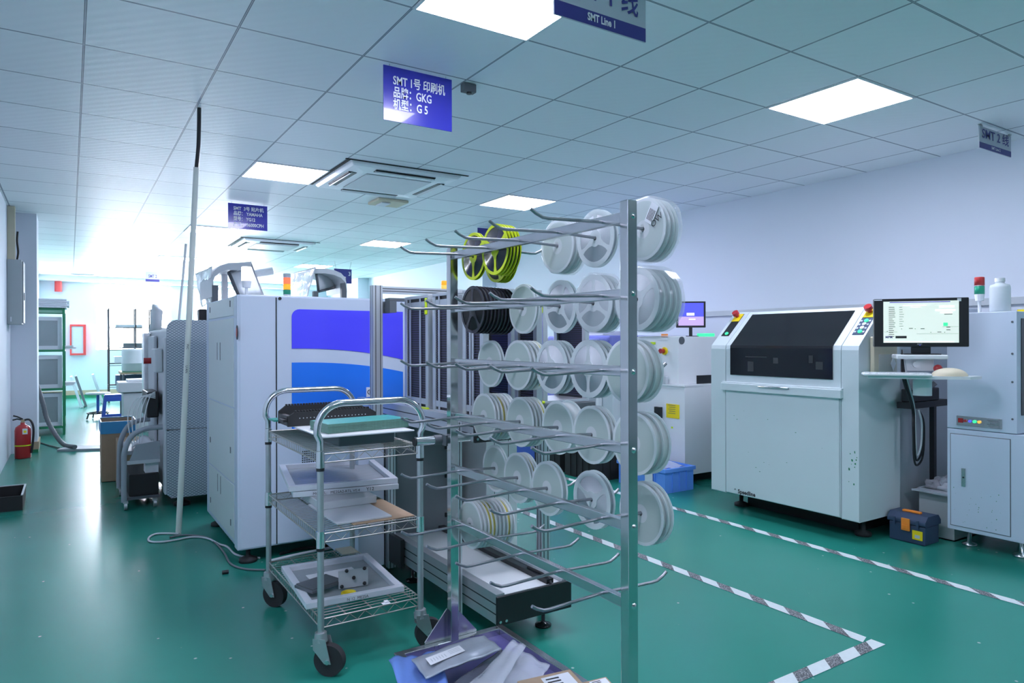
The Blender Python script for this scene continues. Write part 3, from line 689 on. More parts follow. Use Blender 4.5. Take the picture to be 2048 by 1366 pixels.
c_, lx, ly, rz = quadframe([(564, 1131), (737, 1106), (806, 1171), (610, 1209)], zl+.024)
stencil('solder_stencil', 'stencil frame on the lowest trolley shelf with sheets and a knobbed plate in it', c_, lx, ly, rz, zl, text=[('N 12  ME2SA', .4, .016)], foil=False)
def at_shelf(px, py): p_ = atz(px, py, zl+.03); return p_.x, p_.y
x, y = at_shelf(660, 1140); solo('paper_sheet', MB().box(x-.09, x+.12, y-.06, y+.06, zl+.0045, zl+.006), 'paper', 'white paper sheet lying inside the lowest stencil frame', 'paper', (x, y, zl+.0045))
x, y = at_shelf(705, 1110); 
solo('paper_strip', MB().box(x-.035, x+.045, y+.04, y+.15, zl+.0255, zl+.028), 'beige', 'beige paper strip poking out behind the lowest stencil frame', 'paper', (x, y+.1, zl+.0255))
x, y = at_shelf(640, 1170)
M = Matrix.Translation((x, y, zl+.031)) @ Matrix.Rotation(.35, 4, 'Z')
solo('grey_pad', MB().box(-.075, .085, -.05, .07, -.006, .006, 0, M).box(-.07, .08, -.046, .066, .0062, .011, 0, M), 'dark_grey', 'dark grey pad resting on the front edge of the lowest stencil frame', 'pad', (x, y, zl+.025), bevel=.002)
x, y = at_shelf(707, 1163)
kp = thing('knobbed_plate', 'upright grey metal plate with five black knobs on the lowest trolley shelf', 'plate', (x, y, zl+.006), rz=-.12)
part('plate', MB().box(-.062, .062, 0, .006, 0, .075), 'light_grey', kp, .001); part('foot', MB().box(-.062, .062, .006, .05, 0, .006), 'dark_grey', kp)
for u, v_ in ((-.05, .012), (.045, .012), (0, .042), (-.03, .075), (.045, .075)): part('knob', MB().lathe([(.0001, -.016), (.006, -.014), (.008, -.006), (.005, 0)], (u, 0, v_), 'y', 12), 'black', kp)
x, y = at_shelf(697, 1180)
solo('tape_roll', MB().lathe([(.024, 0), (.030, 0), (.030, .016), (.024, .016), (.024, 0)], (x, y, zl+.006), 'z', 28), 'yellow', 'yellow tape roll lying flat beside the knobbed plate', 'tape roll', (x, y, zl+.006))
x, y = at_shelf(772, 1192); solo('paper_scrap', MB().box(x-.016, x+.016, y-.012, y+.012, zl+.0005, zl+.002).box(x-.004, x+.012, y-.004, y+.016, zl+.002, zl+.008), 'paper', 'small white paper scrap on the wires of the lowest trolley shelf', 'paper', (x, y, zl))

# ================================================================== blue-panelled printer
GX0, GX1, GY0, GY1, GZ0, GZ1 = .79, 1.80, 4.05, 5.12, .08, 1.515
g = thing('paste_printer', 'large white printing machine with violet and blue curved front panels', 'printing machine', ((GX0+GX1)/2, 4.6, 0))
part('body', MB().box(GX0, GX1, GY0, GY1, GZ0, GZ1), 'blue_white', g, .012)
for y0, y1, z0, z1 in ((4.16, 4.99, .875, 1.385), (4.16, 4.99, .44, .865), (4.16, 4.99, .12, .43), (4.16, 4.99, 1.40, 1.505)):
    if z0 == .44:
        dp = None
    dp = part('side_door' if z0 < 1.3 else 'side_flap', MB().box(GX0-.006, GX0-.0005, y0, y1, z0, z1), 'cream_paint', g, .002)
    if z0 in (.875, .12):
        hz = (z0+z1)/2+.06 if z0 > .5 else .36
        for dy in (-.05, .05): part('recessed_handle', MB().box(GX0-.0075, GX0-.006, 4.62+dy-.004, 4.62+dy+.004, hz-.055, hz+.055), 'dark_grey', dp)
for y, z in ((4.93, 1.46), (4.25, 1.47), (4.93, .6), (4.25, .62), (4.93, .2), (4.25, .2)): part('latch', MB().box(GX0-.0085, GX0-.006, y-.008, y+.008, z-.018, z+.018), 'dark_grey', g)
part('corner_pillar', MB().box(GX0-.008, GX0+.02, 4.055, 4.14, GZ0+.002, GZ1-.002), 'blue_white', g, .006)
part('front_door', MB().box(.998, GX1-.004, GY0-.004, GY0-.0003, GZ0+.01, GZ1-.01), 'blue_white', g, .002)
part('door_seam', MB().box(.992, .9972, GY0-.0025, GY0-.0002, GZ0+.01, GZ1-.012), 'black', g)
yf = GY0-.0045
n = 14; r_ = .045; x0, x1 = 1.081, 1.775
cv = [(x0+(x1-x0)*k/n, 1.209-.075*(k/n)**2.2) for k in range(n+1)]
pts = cv+[(x1, 1.436)]+[(x0+r_-r_*math.sin(a_*PI/12), 1.438-r_+r_*math.cos(a_*PI/12)) for a_ in range(0, 7)]
part('violet_panel', MB().prism(pts, 'y', yf-.003, yf), 'violet', g)
cv = [(x0+(x1-x0)*k/n, 1.128-.072*(k/n)**2.2) for k in range(n, -1, -1)]
part('blue_panel', MB().prism([(x0, .74), (x1, .74)]+cv, 'y', yf-.003, yf), 'blue_panel', g)
vb = MB(); a, c_ = aty(604, 903, yf), aty(641, 931, yf)
for i in range(9):
    for j in range(8): vb.box(a.x+i*.0125, a.x+i*.0125+.007, yf-.002, yf, c_.z+j*.0125, c_.z+j*.0125+.007)
part('vent', vb, 'black', g)
a = aty(556, 597, yf); part('lock', MB().cyl((a.x+.01, yf-.006, a.z), (a.x+.01, yf, a.z), .009), 'black', g)
a = aty(739, 784, yf); part('warning_label', MB().box(a.x-.022, a.x+.022, yf-.005, yf-.003, a.z-.03, a.z+.03).cyl((a.x, yf-.006, a.z), (a.x, yf-.005, a.z), .016, n=20, m=1).cyl((a.x, yf-.007, a.z), (a.x, yf-.006, a.z), .011, n=20, m=0).box(a.x-.003, a.x+.003, yf-.008, yf-.007, a.z-.009, a.z+.009, 1), ['paper', 'letter_black'], g)
em = MB(); c0 = atx(474.5, 665, GX0-.009)
em.prism([(c0.y+.022*math.cos(k*PI/10), c0.z+.04*math.sin(k*PI/10)) for k in range(20)], 'x', GX0-.012, GX0-.008, 0)
em.prism([(c0.y+.013*math.cos(k*PI/10), c0.z+.026*math.sin(k*PI/10)) for k in range(20)], 'x', GX0-.0135, GX0-.012, 1)
part('emblem', em, ['letter_black', 'red_paint'], g)
for x, y in ((.85, 4.11), (.85, 5.03), (1.72, 4.12), (1.72, 5.03)):
    part('foot', MB().lathe([(.0001, .0), (.05, 0), (.05, .018), (.02, .032), (.012, .034), (.012, .082)], (x, y, 0), 'z', 20), 'rubber', g)
# beacon lights
def beacon(label, x, y, z, stack, r=.028, pole=.06):
    t = thing('beacon_light', label, 'beacon light', (x, y, z), 'beacon lights on the machines')
    part('pole', MB().cyl((x, y, z), (x, y, z+pole), .009, n=10).cyl((x, y, z+pole), (x, y, z+pole+.04), r*.8, r, 20), 'white_paint', t)
    zz = z+pole+.04
    for m_, h in stack:
        part('lamp' if 'lamp' in m_ else 'cap', MB().lathe([(.0001, zz), (r, zz), (r, zz+h-.004), (r*.9, zz+h), (.0001, zz+h)], (x, y, 0), 'z', 20), m_, t); zz += h
    return t
a = aty(493, 590, 4.35); beacon('glowing white beacon standing on the blue-panelled printer corner', a.x, 4.35, GZ1, [('lamp_white', .085)], .029)
a = aty(574, 590, 5.0); beacon('red, amber and green beacon on top of the blue-panelled printer', a.x, 5.0, GZ1, [('lamp_green', .035), ('lamp_amber', .04), ('lamp_red', .045), ('light_grey', .03)], .026, .03)

# ================================================================== board loader with magazines
ld = thing('board_loader', 'grey board loader with aluminium posts and two conveyor decks', 'loader', (1.6, 3.2, 0))
part('white_panel', MB().box(1.262, 1.405, 3.452, 4.03, .06, .80), 'blue_white', ld, .003)
dk = part('dark_door', MB().box(1.455, 1.785, 3.44, 3.452, .07, .80), 'slate', ld, .003)
for z in (.66, .5, .28): part('hinge', MB().box(1.76, 1.776, 3.43, 3.44, z-.012, z+.012), 'black', dk)
part('body', MB().box(1.41, 1.84, 3.454, 4.03, .06, .815), 'slate', ld)
def extr(name, x, y, z0, z1, s=.04, par=None, ax='z', m='alu'):
    b = MB(); h = s/2; sl = .004
    if ax == 'z':
        b.box(x-h, x+h, y-h, y+h, z0, z1)
        for o_ in (-.25, .25): b.box(x+s*o_-sl/2, x+s*o_+sl/2, y-h-.0006, y-h, z0, z1, 1); b.box(x-h-.0006, x-h, y+s*o_-sl/2, y+s*o_+sl/2, z0, z1, 1)
    return part(name, b, [m, 'alu_dark'], par)
extr('post', 1.432, 3.43, .05, .80, .04, ld); extr('post', 1.806, 3.43, .05, .80, .04, ld)
pA = aty(754, 700, 3.45).x
extr('tall_post', pA, 3.46, .80, 1.545, .052, ld)
tp = MB().box(pA+.026, 2.10, 3.445, 3.475, 1.505, 1.542); tp.box(pA+.026, 2.10, 3.4438, 3.445, 1.515, 1.519, 1).box(pA+.026, 2.10, 3.4438, 3.445, 1.528, 1.532, 1)
part('top_rail', tp, ['alu', 'alu_dark'], ld)
extr('tall_post', 2.126, 3.46, .907, 1.545, .052, ld)
part('clamp', MB().box(pA+.026, pA+.07, 3.44, 3.48, 1.40, 1.46).cyl((pA+.05, 3.43, 1.42), (pA+.05, 3.49, 1.42), .016), 'dark_grey', ld)
def deck(name, y0, y1, z0, z1, x0=1.44, x1=1.81, belt='white_paint'):
    dk_ = part(name, MB().box(x0+.042, x1-.042, y0+.02, y1, z1-.03, z1-.012), belt, ld)
    for x in (x0, x1-.04):
        b = MB().box(x, x+.04, y0+.006, y1, z0, z1)
        for k in (1, 2):
            zz = z0+(z1-z0)*k/3; b.box(x-.0008, x, y0+.006, y1, zz-.0025, zz+.0025, 1); b.box(x+.04, x+.0408, y0+.006, y1, zz-.0025, zz+.0025, 1)
        part('side_rail', b, ['alu', 'alu_dark'], dk_)
    part('end_plate', MB().box(x0-.002, x1+.002, y0-.006, y0+.006, z0-.004, z1-.008), 'black', dk_, .002)
    for u in (.012, .04): part('screw', MB().cyl((x0+u, y0-.010, z0+.012), (x0+u, y0-.006, z0+.012), .006, n=8), 'steel', dk_)
    return dk_
part('hold_down', MB().box(1.402, 1.80, 3.36, 3.425, 1.462, 1.476).box(1.402, 1.44, 3.36, 3.43, 1.40, 1.461), 'dark_grey', ld)
low = deck('lower_conveyor', 2.36, 3.42, .108, .228)
part('inner_rail', MB().box(1.70, 1.735, 2.38, 3.40, .217, .236), 'black', low)
part('chain_guide', MB().tube([(1.72, 2.37, .205), (1.72, 2.39, .235), (1.72, 2.45, .24), (1.72, 2.55, .238)], .007, 8), 'rubber', low)
part('mount_plate', MB().box(1.415, 1.436, 3.26, 3.45, .09, .235), 'black', low)
upd = deck('upper_conveyor', 2.54, 3.95, .822, .918)
part('cross_plate', MB().box(1.41, 1.84, 3.40, 3.44, .802, .821), 'dark_grey', upd)
for x, y in ((1.40, 2.64), (1.852, 2.62)): extr('leg_post', x, y, .0, .90, .045, ld)
for x, y in ((1.745, 2.47), (1.50, 3.3)):
    part('foot', MB().lathe([(.0001, 0), (.036, 0), (.036, .008), (.012, .016), (.008, .02), (.008, .104)], (x, y, 0), 'z', 20), 'black_gloss', ld)
# magazines on the upper deck
def magazine(label, y0, y1, x0=1.478, x1=1.80, z0=.907, z1=1.48, ex=0, ey=0):
    t = thing('board_magazine', label, 'magazine', ((x0+x1)/2, (y0+y1)/2, z0), 'board magazines on the loader')
    part('base_plate', MB().box(x0, x1, y0, y1, z0, z0+.016), 'alu', t, .002)
    tpl = part('top_plate', MB().box(x0, x1, y0, y1, z1-.016, z1), 'alu', t, .002)
    for x in (x0, x1-.03):
        for y in (y0, y1-.03): part('corner_post', MB().box(x, x+.03, y, y+.03, z0+.016, z1-.016), 'alu', t, .002)
    for x in (x0+.008, x1-.016):
        b = MB().box(x, x+.008, y0+.03, y1-.03, z0+.016, z1-.016)
        n = 44
        for k in range(n):
            zz = z0+.03+(z1-z0-.06)*k/n; b.box(x-.003, x+.011, y0+.032, y1-.032, zz, zz+.0035, 1)
        part('slotted_wall', b, ['black', 'magazine_slot'], t)
    for y in (y1-.075, y0+.085): part('stay', MB().box(x0+.001, x0+.0045, y, y+.016, z0+.016, z1-.016), 'alu', t)
    for z in (z0+.03, z1-.06): part('cross_bar', MB().box(x0+.002, x0+.0048, y0+.031, y1-.031, z, z+.028), 'alu', t)
    part('clip', MB().box(x0-.010, x0-.001, y0+.004, y0+.02, z1-.085, z1-.018).box(x0-.014, x0-.001, y0+.0, y0+.014, z1-.10, z1-.07), 'lime', t, .004)
    part('clip', MB().box(x0-.020, x0-.001, y0-.02, y0+.045, z0+.003, z0+.018), 'lime', t, .004)
    return t
magazine('black slotted board magazine on the loader deck against the blue panel', 3.065, 3.345)
magazine('black slotted board magazine in the middle of the loader deck', 2.765, 3.015)
magazine('black slotted board magazine at the near end of the loader deck', 2.55, 2.735, 1.49)
magazine('black slotted board magazine on the far deck side, behind the reels', 3.05, 3.35, 2.16, 2.48, .907, 1.50)
cb = thing('white_cabinet', 'plain white cabinet beside the loader behind the lower reels', 'cabinet', (2.13, 3.5, 0))
part('body', MB().box(1.90, 2.10, 3.22, 3.75, .06, .87), 'white_paint', cb, .004); part('top_plate', MB().box(1.885, 2.50, 3.02, 3.77, .87, .906), 'dark_grey', cb, .003)
for x in (1.95, 2.04): part('seam', MB().box(x, x+.003, 3.2185, 3.22, .07, .86), 'dark_grey', cb)
for x in (1.95, 2.06):
    for y in (3.27, 3.7): part('foot', MB().cyl((x, y, 0), (x, y, .06), .02), 'rubber', cb)
a = aty(889, 560, 4.4); beacon('slim amber and green beacon behind the handle post of the rack', a.x, 4.4, .0, [('lamp_green', .10), ('lamp_amber_faint', .09), ('lamp_amber', .03)], .024, 1.42)

# ================================================================== mounters behind the printer
PX0, PY0 = .60, 5.67
mo = thing('mounting_machine', 'component mounting machine with honeycomb patterned end panel behind the white pole', 'mounting machine', (1.3, 6.5, 0))
part('body', MB().box(PX0+.01, 2.0, PY0+.004, 7.2, .10, 1.35), 'light_grey', mo, .02)
zt = aty(380, 640, PY0).z; zs = aty(380, 857, PY0).z
rr = .07
pts = [(PX0, zs+.004), (2.0, zs+.004), (2.0, zt)]+[(PX0+rr-rr*math.sin(a_*PI/12), zt-rr+rr*math.cos(a_*PI/12)) for a_ in range(0, 7)]
part('honeycomb_panel', MB().prism(pts, 'y', PY0-.012, PY0+.003), 'honeycomb', mo)
part('honeycomb_panel', MB().prism([(PX0+.03, .09), (2.0, .09), (2.0, zs-.004), (PX0, zs-.004), (PX0, .12)], 'y', PY0-.012, PY0+.003), 'honeycomb', mo)
part('edge_strip', MB().box(PX0-.015, PX0+.001, PY0-.010, PY0+.10, .12, 1.28), 'light_grey', mo, .006)
cbx = part('control_box', MB().box(PX0-.07, PX0-.016, PY0+.06, PY0+.34, 1.02, 1.20), 'light_grey', mo, .01)
part('stop_button', MB().cyl((PX0-.11, PY0+.5, 1.10), (PX0-.03, PY0+.5, 1.10), .024), 'red', mo)
part('motor_box', MB().box(PX0-.10, PX0-.016, PY0+.35, PY0+.75, .66, .86), 'black', mo, .01)
for y in (PY0+.15, 7.0): part('foot', MB().lathe([(.0001, 0), (.06, 0), (.06, .02), (.02, .04), (.02, .1)], (PX0+.12, y, 0), 'z', 18), 'black', mo)
part('foil_column', MB().box(PX0-.05, PX0+.005, 6.9, 7.1, .55, 1.33), 'foil', mo, .01)
part('side_cover', MB().box(PX0-.02, PX0+.005, 6.35, 6.85, .35, 1.30), 'light_grey', mo, .01)
# raised cover with film
def sheetq(P, mat_, parent, name, th=.006, n=10, amp=0., seed=1, b=None, **k):
    rnd = random.Random(seed); ph = [rnd.uniform(0, 6.28) for _ in range(6)]
    nrm = (P[1]-P[0]).cross(P[3]-P[0]).normalized()
    def fn(u, v):
        q = P[0]*(1-u)*(1-v)+P[1]*u*(1-v)+P[2]*u*v+P[3]*(1-u)*v
        return q+nrm*amp*(math.sin(7*u+ph[0]+4*v)+.6*math.sin(15*v+ph[1]+3*u)+.4*math.sin(23*u+ph[2]))
    return part(name, MB().sheet(fn, n, n), mat_, parent, solid=th, **k)
def cover(label, name, y0, y1, top, legs, zbot, lid=None, film=None, mt='light_grey', thc=.055):
    P0 = [aty(px, py, y0) for px, py in top]
    t = thing(name, label, 'machine cover', (P0[0].x, y0, zbot), 'raised machine covers')
    n = len(P0); b = MB(); dv = Vector((0, y1-y0, 0))
    cen = sum(P0, Vector())/n
    inn = [p_+Vector((0, 0, -thc)) for p_ in P0]
    v = P0+[p_+dv for p_ in P0]+inn+[p_+dv for p_ in inn]
    f = []
    for k in range(n-1): f += [(k, k+1, n+k+1, n+k), (2*n+k, 3*n+k, 3*n+k+1, 2*n+k+1), (k, 2*n+k, 2*n+k+1, k+1), (n+k, n+k+1, 3*n+k+1, 3*n+k)]
    f += [(0, n, 3*n, 2*n), (n-1, 3*n-1, 4*n-1, 2*n-1)]
    b.add(v, f); part('shell', b, mt, t)
    for px0, px1, py0 in legs:
        a = aty(px0, py0, y0); c_ = aty(px1, py0, y0)
        part('leg', MB().box(a.x, c_.x, y0+.004, y0+.07, zbot, a.z), 'dark_grey', t, .003)
    if lid:
        LP = [aty(*q) for q in lid]; sheetq(LP, 'light_grey', t, 'lid', .010, 4)
        part('lid_frame', MB().tube(LP, .016, 6, closed=True), 'dark_grey', t)
    if film: sheetq([aty(*q) for q in film], 'foil', t, 'film_wrap', .004, 14, .006, 5)
    return t
cv1 = cover('grey raised cover with wrinkled film wrap, above the honeycomb machine', 'raised_cover', 5.95, 6.55, [(424, 580), (424, 556), (430, 540), (440, 531), (456, 526), (480, 525), (503, 523)],
      [(424, 437, 570)], 1.352, lid=[(458, 546, 6.0), (500, 526, 6.3), (526, 594, 6.3), (478, 594, 6.0)], film=[(393, 547, 6.7), (425, 532, 6.0), (425, 604, 6.0), (402, 615, 6.7)])
part('camera_unit', MB().box(aty(398, 640, 6.2).x, aty(416, 640, 6.2).x, 6.2, 6.3, aty(400, 640, 6.2).z, aty(400, 618, 6.2).z), 'black', cv1, .008)
part('support_post', MB().box(aty(445, 600, 6.4).x, aty(456, 600, 6.4).x, 6.4, 6.46, 1.352, aty(445, 548, 6.4).z), 'white_paint', cv1)
mo2 = thing('mounting_machine', 'second mounting machine, mostly hidden behind the blue-panelled printer', 'mounting machine', (1.9, 8.8, 0))
part('body', MB().box(1.08, 3.1, 7.65, 10.0, .1, 1.35), 'light_grey', mo2, .02); part('base', MB().box(1.15, 3.0, 7.75, 9.9, 0, .1), 'black_matte', mo2)
cover('grey raised cover draped in white film behind the amber beacon', 'raised_cover', 7.75, 8.5, [(629, 537), (650, 537), (668, 540), (682, 546), (691, 556), (694, 575)],
      [(684, 694, 566), (628, 637, 582)], 1.352, lid=[(632, 540, 7.8), (690, 556, 8.4), (690, 570, 8.4), (637, 583, 7.8)], film=[(588, 546, 8.6), (633, 533, 7.7), (611, 600, 7.7), (578, 600, 8.6)])
# rail of lamps further back between the covers
rl = MB(); a, c_ = aty(505, 548, 9.0), aty(545, 542, 9.0); rl.tube([a, c_], .05, 10); rl.box(a.x, a.x+.05, 8.96, 9.04, 1.352, a.z); 
solo('pipe_light', rl, 'white_paint', 'white tube fitting seen between the two raised covers', 'fitting', (a.x, 9, 1.352))
# screen on arm and further machine beyond
fm = thing('mounting_machine', 'farther machine with a tilted grey screen toward the bright window', 'mounting machine', (1.0, 10.9, 0))
part('body', MB().box(1.62, 2.9, 10.2, 11.0, .1, 1.30), 'light_grey', fm, .02); part('base', MB().box(1.68, 2.8, 10.25, 10.95, 0, .1), 'black_matte', fm)
P = [aty(303, 665, 8.2), aty(309, 608, 8.2), aty(321, 622, 8.0), aty(317, 668, 8.0)]
sm = thing('tilted_screen', 'tilted grey screen sticking up above the honeycomb machine', 'screen', tuple(P[0])); sheetq(P, 'light_grey', sm, 'housing', .05, 2)
part('arm', MB().tube([P[3]+Vector((.03, .05, .05)), P[3]+Vector((.10, .05, .05)), P[3]+Vector((.12, .1, -.25)), Vector((P[3].x+.12, P[3].y+.1, .004))], .02, 8), 'light_grey', sm)
part('base_plate', MB().cyl((P[3].x+.12, P[3].y+.1, 0), (P[3].x+.12, P[3].y+.1, .012), .10), 'dark_grey', sm)

# feeder cart with bent tube handles
fc = thing('feeder_cart', 'grey feeder cart with bent tube handles beside the honeycomb machine', 'cart', (.45, 6.1, 0))
def bent(y, px): 
    P = [aty(a_, b_, y) for a_, b_ in px]; P[0].z = .06; return spline(P, 6)
part('frame_tube', MB().tube(bent(5.86, [(248, 1010), (248, 940), (249, 905), (262, 874), (290, 858), (331, 853)]), .02, 10), 'grey_paint', fc)
part('frame_tube', MB().tube(bent(6.45, [(238, 960), (239, 912), (242, 880), (256, 853), (275, 842), (300, 838)]), .02, 10), 'grey_paint', fc)
a, c_ = aty(256, 930, 5.88), aty(333, 880, 5.88)
part('side_panel', MB().prism([(a.x, a.z), (.575, a.z+.02), (.575, c_.z), (a.x+.05, c_.z-.02)], 'y', 5.87, 5.89), 'grey_paint', fc)
part('tray', MB().box(.36, .575, 5.9, 6.5, .40, .43), 'grey_paint', fc, .004)
part('rail', MB().box(.34, .575, 5.86, 5.885, .335, .36), 'light_grey', fc)
part('lower_shelf', MB().box(.34, .575, 5.88, 6.5, .065, .085), 'dark_grey', fc)
for x, y in ((.345, 5.86), (.54, 5.86), (.345, 6.45), (.54, 6.45)):
    part('caster', MB().cyl((x-.01, y, .03), (x+.01, y, .03), .03).box(x-.016, x+.016, y-.02, y+.02, .05, .065), 'galv', fc)
solo('black_box', MB().box(.37, .57, 5.90, 6.4, .0865, .25), 'black_matte', 'black box on the lower shelf of the feeder cart', 'box', (.47, 6.1, .0865), bevel=.006)
solo('white_carton', MB().box(.48, .57, 5.92, 6.05, .2515, .33), 'paper', 'small white carton on the black box in the feeder cart', 'carton', (.52, 6.0, .2515))
hs = thing('hose_bundle', 'bundle of thin white hoses hanging over the feeder cart', 'hose', (.48, 6.2, .6))
for k in range(5):
    pts = [(.56, 6.02, .86-.012*k), (.53-.022*k, 6.02, .84-.004*k), (.50-.030*k, 6.0, .76-.01*k), (.475-.026*k, 5.98, .62), (.46-.016*k, 5.97, .47)]
    part('hose', MB().tube(spline(pts, 5), .0042, 6), 'white_paint', hs)
solo('white_cloth', MB().sheet(lambda u, v: (.40+.15*u, 5.93+.16*v, .455+.022*math.sin(9*u+5*v)+.05*math.sin(PI*u)*math.sin(PI*v)), 12, 12), 'paper', 'crumpled white gloves lying in the feeder cart tray', 'gloves', (.47, 6.0, .432), solid=.01)

# carton with blue liner
ca = thing('waste_carton', 'tall brown carton with blue liner bag beside the feeder cart', 'carton', (.36, 7.35, 0)); CH = .53
x0, x1, y0, y1 = .235, .50, 7.12, 7.56; t = .006
b = MB()
for q in ((x0, x1, y0, y0+t), (x0, x1, y1-t, y1), (x0, x0+t, y0+t, y1-t), (x1-t, x1, y0+t, y1-t)): b.box(*q, 0.0, CH)
b.box(x0, x1, y0, y1, 0, .006); part('box', b, 'card', ca)
b = MB(); o_ = .008
for q in ((x0-o_, x1+o_, y0-o_, y0-.001), (x0-o_, x1+o_, y1+.001, y1+o_), (x0-o_, x0-.001, y0-.001, y1+.001), (x1+.001, x1+o_, y0-.001, y1+.001)): b.box(*q, CH-.10, CH+.008)
b.box(x0+.01, x1-.01, y0+.01, y1-.01, CH-.12, CH-.11); part('liner', b, 'liner', ca)
solo('brown_carton', MB().box(.34, .53, 6.72, 7.05, 0, .40), 'card', 'brown carton on the floor between liner carton and feeder cart', 'carton', (.43, 6.9, 0), bevel=.004)

# floor cable cover and hose
cp = atz(118, 900, 0)
solo('cable_cover', MB().prism([(-.13, 9.42), (.32, 9.22), (.34, 9.52), (-.02, 9.66)], 'z', 0, .025), 'grey_paint', 'flat grey cable cover plate on the aisle floor', 'cable cover', (.1, 9.45, 0), bevel=.008)
pts = [aty(74, 770, 10.2), aty(86, 808, 10.15), aty(94, 838, 10.1), aty(110, 868, 9.9), atz(128, 889, .04), atz(150, 894, .05)]
solo('ribbed_hose', MB().tube(spline(pts, 10), [.024+.003*(k % 2) for k in range(51)], 12), 'dark_grey', 'dark ribbed hose dropping from behind the pillar to the cable cover', 'hose', tuple(pts[-1]))
pts = [atz(78, 884, .008), atz(95, 890, .008), atz(118, 896, .012)]
solo('floor_cable', MB().tube(spline(pts, 5), .008, 6), 'black', 'short dark cable from the pillar base to the cable cover', 'cable', tuple(pts[0]))

# ------------------------------------------------------------------ left wall and pillar
eb = thing('electrical_box', 'grey electrical box on the wall beside the pillar', 'electrical box', (XL, 9.15, 1.44))
part('body', MB().box(XL+.001, -.43, 9.0, 9.36, 1.44, 2.13), 'box_grey', eb, .006); part('door', MB().box(-.4295, -.415, 9.02, 9.34, 1.455, 2.115), 'box_grey', eb, .004)
part('latch', MB().box(-.4148, -.408, 9.06, 9.08, 1.7, 1.78), 'dark_grey', eb)
part('label', MB().box(-.53, -.52, 8.998, 8.9995, 1.47, 1.52), 'paper', eb)
solo('wall_conduit', MB().box(XL+.001, -.49, 9.05, 9.13, 2.132, CZ-.002), 'beige', 'beige cable trunk rising from the electrical box to the ceiling', 'conduit', (-.52, 9.1, 2.132), bevel=.004)
solo('black_cable', MB().tube(spline([(-.475, 9.1, 2.14), (-.465, 9.1, 2.22), (-.475, 9.1, 2.34), (-.47, 9.1, 2.44)], 6), .010, 8), 'black', 'short black cable standing up from the electrical box top', 'cable', (-.47, 9.1, 2.135))
ex = thing('fire_extinguisher', 'red fire extinguisher on the floor against the pillar', 'fire extinguisher', (-.43, 9.1, 0)); c0 = (-.43, 9.1, 0)
part('cylinder', MB().lathe([(.0001, 0), (.07, 0), (.075, .012), (.075, .30), (.065, .335), (.04, .355), (.022, .365), (.022, .385), (.0001, .385)], c0, 'z', 24), 'red', ex)
part('valve', MB().cyl((c0[0], c0[1], .385), (c0[0], c0[1], .415), .018), 'brown_trim', ex)
part('handle', MB().tube([(c0[0], c0[1], .41), (c0[0]-.05, c0[1], .425), (c0[0]-.09, c0[1], .415)], .008, 8).tube([(c0[0], c0[1], .42), (c0[0]-.05, c0[1], .45), (c0[0]-.085, c0[1], .462)], .008, 8), 'black', ex)
part('hose', MB().tube(spline([(c0[0], c0[1], .405), (c0[0]+.06, c0[1], .41), (c0[0]+.093, c0[1]-.01, .33), (c0[0]+.09, c0[1]-.02, .18), (c0[0]+.075, c0[1]-.035, .05)], 6), .011, 8), 'black', ex)
part('tag', MB().box(c0[0]-.0, c0[0]+.045, c0[1]-.083, c0[1]-.081, .265, .325).box(c0[0]+.01, c0[0]+.035, c0[1]-.0845, c0[1]-.083, .28, .305, 1), ['paper', 'yellow'], ex)
part('band', MB().lathe([(.0762, .135), (.0762, .147)], c0, 'z', 24), 'lime', ex)
tr = thing('floor_tray', 'shallow black tray with pale rim on the floor by the wall', 'tray', (-.41, 6.55, 0))
x0, x1, y0, y1 = -.53, -.30, 6.28, 6.75
b = MB().box(x0, x1, y0, y1, 0, .008)
for q in ((x0, x1, y0, y0+.008), (x0, x1, y1-.008, y1), (x0, x0+.008, y0+.008, y1-.008), (x1-.008, x1, y0+.008, y1-.008)): b.box(*q, .008, .11)
part('basin', b, 'black_matte', tr); part('rim', MB().box(x1-.010, x1+.003, y0, y1, .11, .116).box(x0, x1-.010, y1-.01, y1, .11, .116), 'light_grey', tr)

# stencil storage rack
SX0, SX1, SY0, SY1 = -.46, -.055, 11.1, 12.6
sr = thing('stencil_storage_rack', 'green framed storage rack of stencil frames behind the pillar', 'rack', (-.2, 11.8, 0))
for x in (SX0, SX1-.03):
    for y in (SY0, SY1-.03): part('post', MB().box(x, x+.03, y, y+.03, 0, 1.70), 'green_paint', sr)
for z in (.09, .60, 1.12, 1.68):
    b = MB()
    for y in (SY0, SY1-.03): b.box(SX0+.03, SX1-.03, y+.002, y+.028, z, z+.03)
    for x in (SX0, SX1-.03): b.box(x+.002, x+.028, SY0+.03, SY1-.03, z, z+.03)
    b.box(SX0+.03, SX1-.03, SY0+.03, SY1-.03, z+.012, z+.02)
    part('shelf', b, 'green_paint', sr)
NM = {0: 'lowest', 1: 'middle', 2: 'upper'}
for i, z in enumerate((.121, .631, 1.151)):
    for k in range(3):
        y = SY0+.05+k*.09
        t = thing('solder_stencil', '%s-shelf stencil frame standing in the green rack, %s row' % (NM[i], ('front', 'middle', 'back')[k]), 'stencil', ((SX0+SX1)/2, y, z), 'stencil frames in the green rack')
        x0, x1, h = SX0+.035, SX1-.035, .44
        b = MB().box(x0, x1, y, y+.03, z, z+.05).box(x0, x1, y, y+.03, z+h-.05, z+h).box(x0, x0+.05, y, y+.03, z+.05, z+h-.05).box(x1-.05, x1, y, y+.03, z+.05, z+h-.05)
        part('frame', b, 'stencil', t); part('panel', MB().box(x0+.05, x1-.05, y+.012, y+.018, z+.05, z+h-.05), 'mesh_sheet', t)
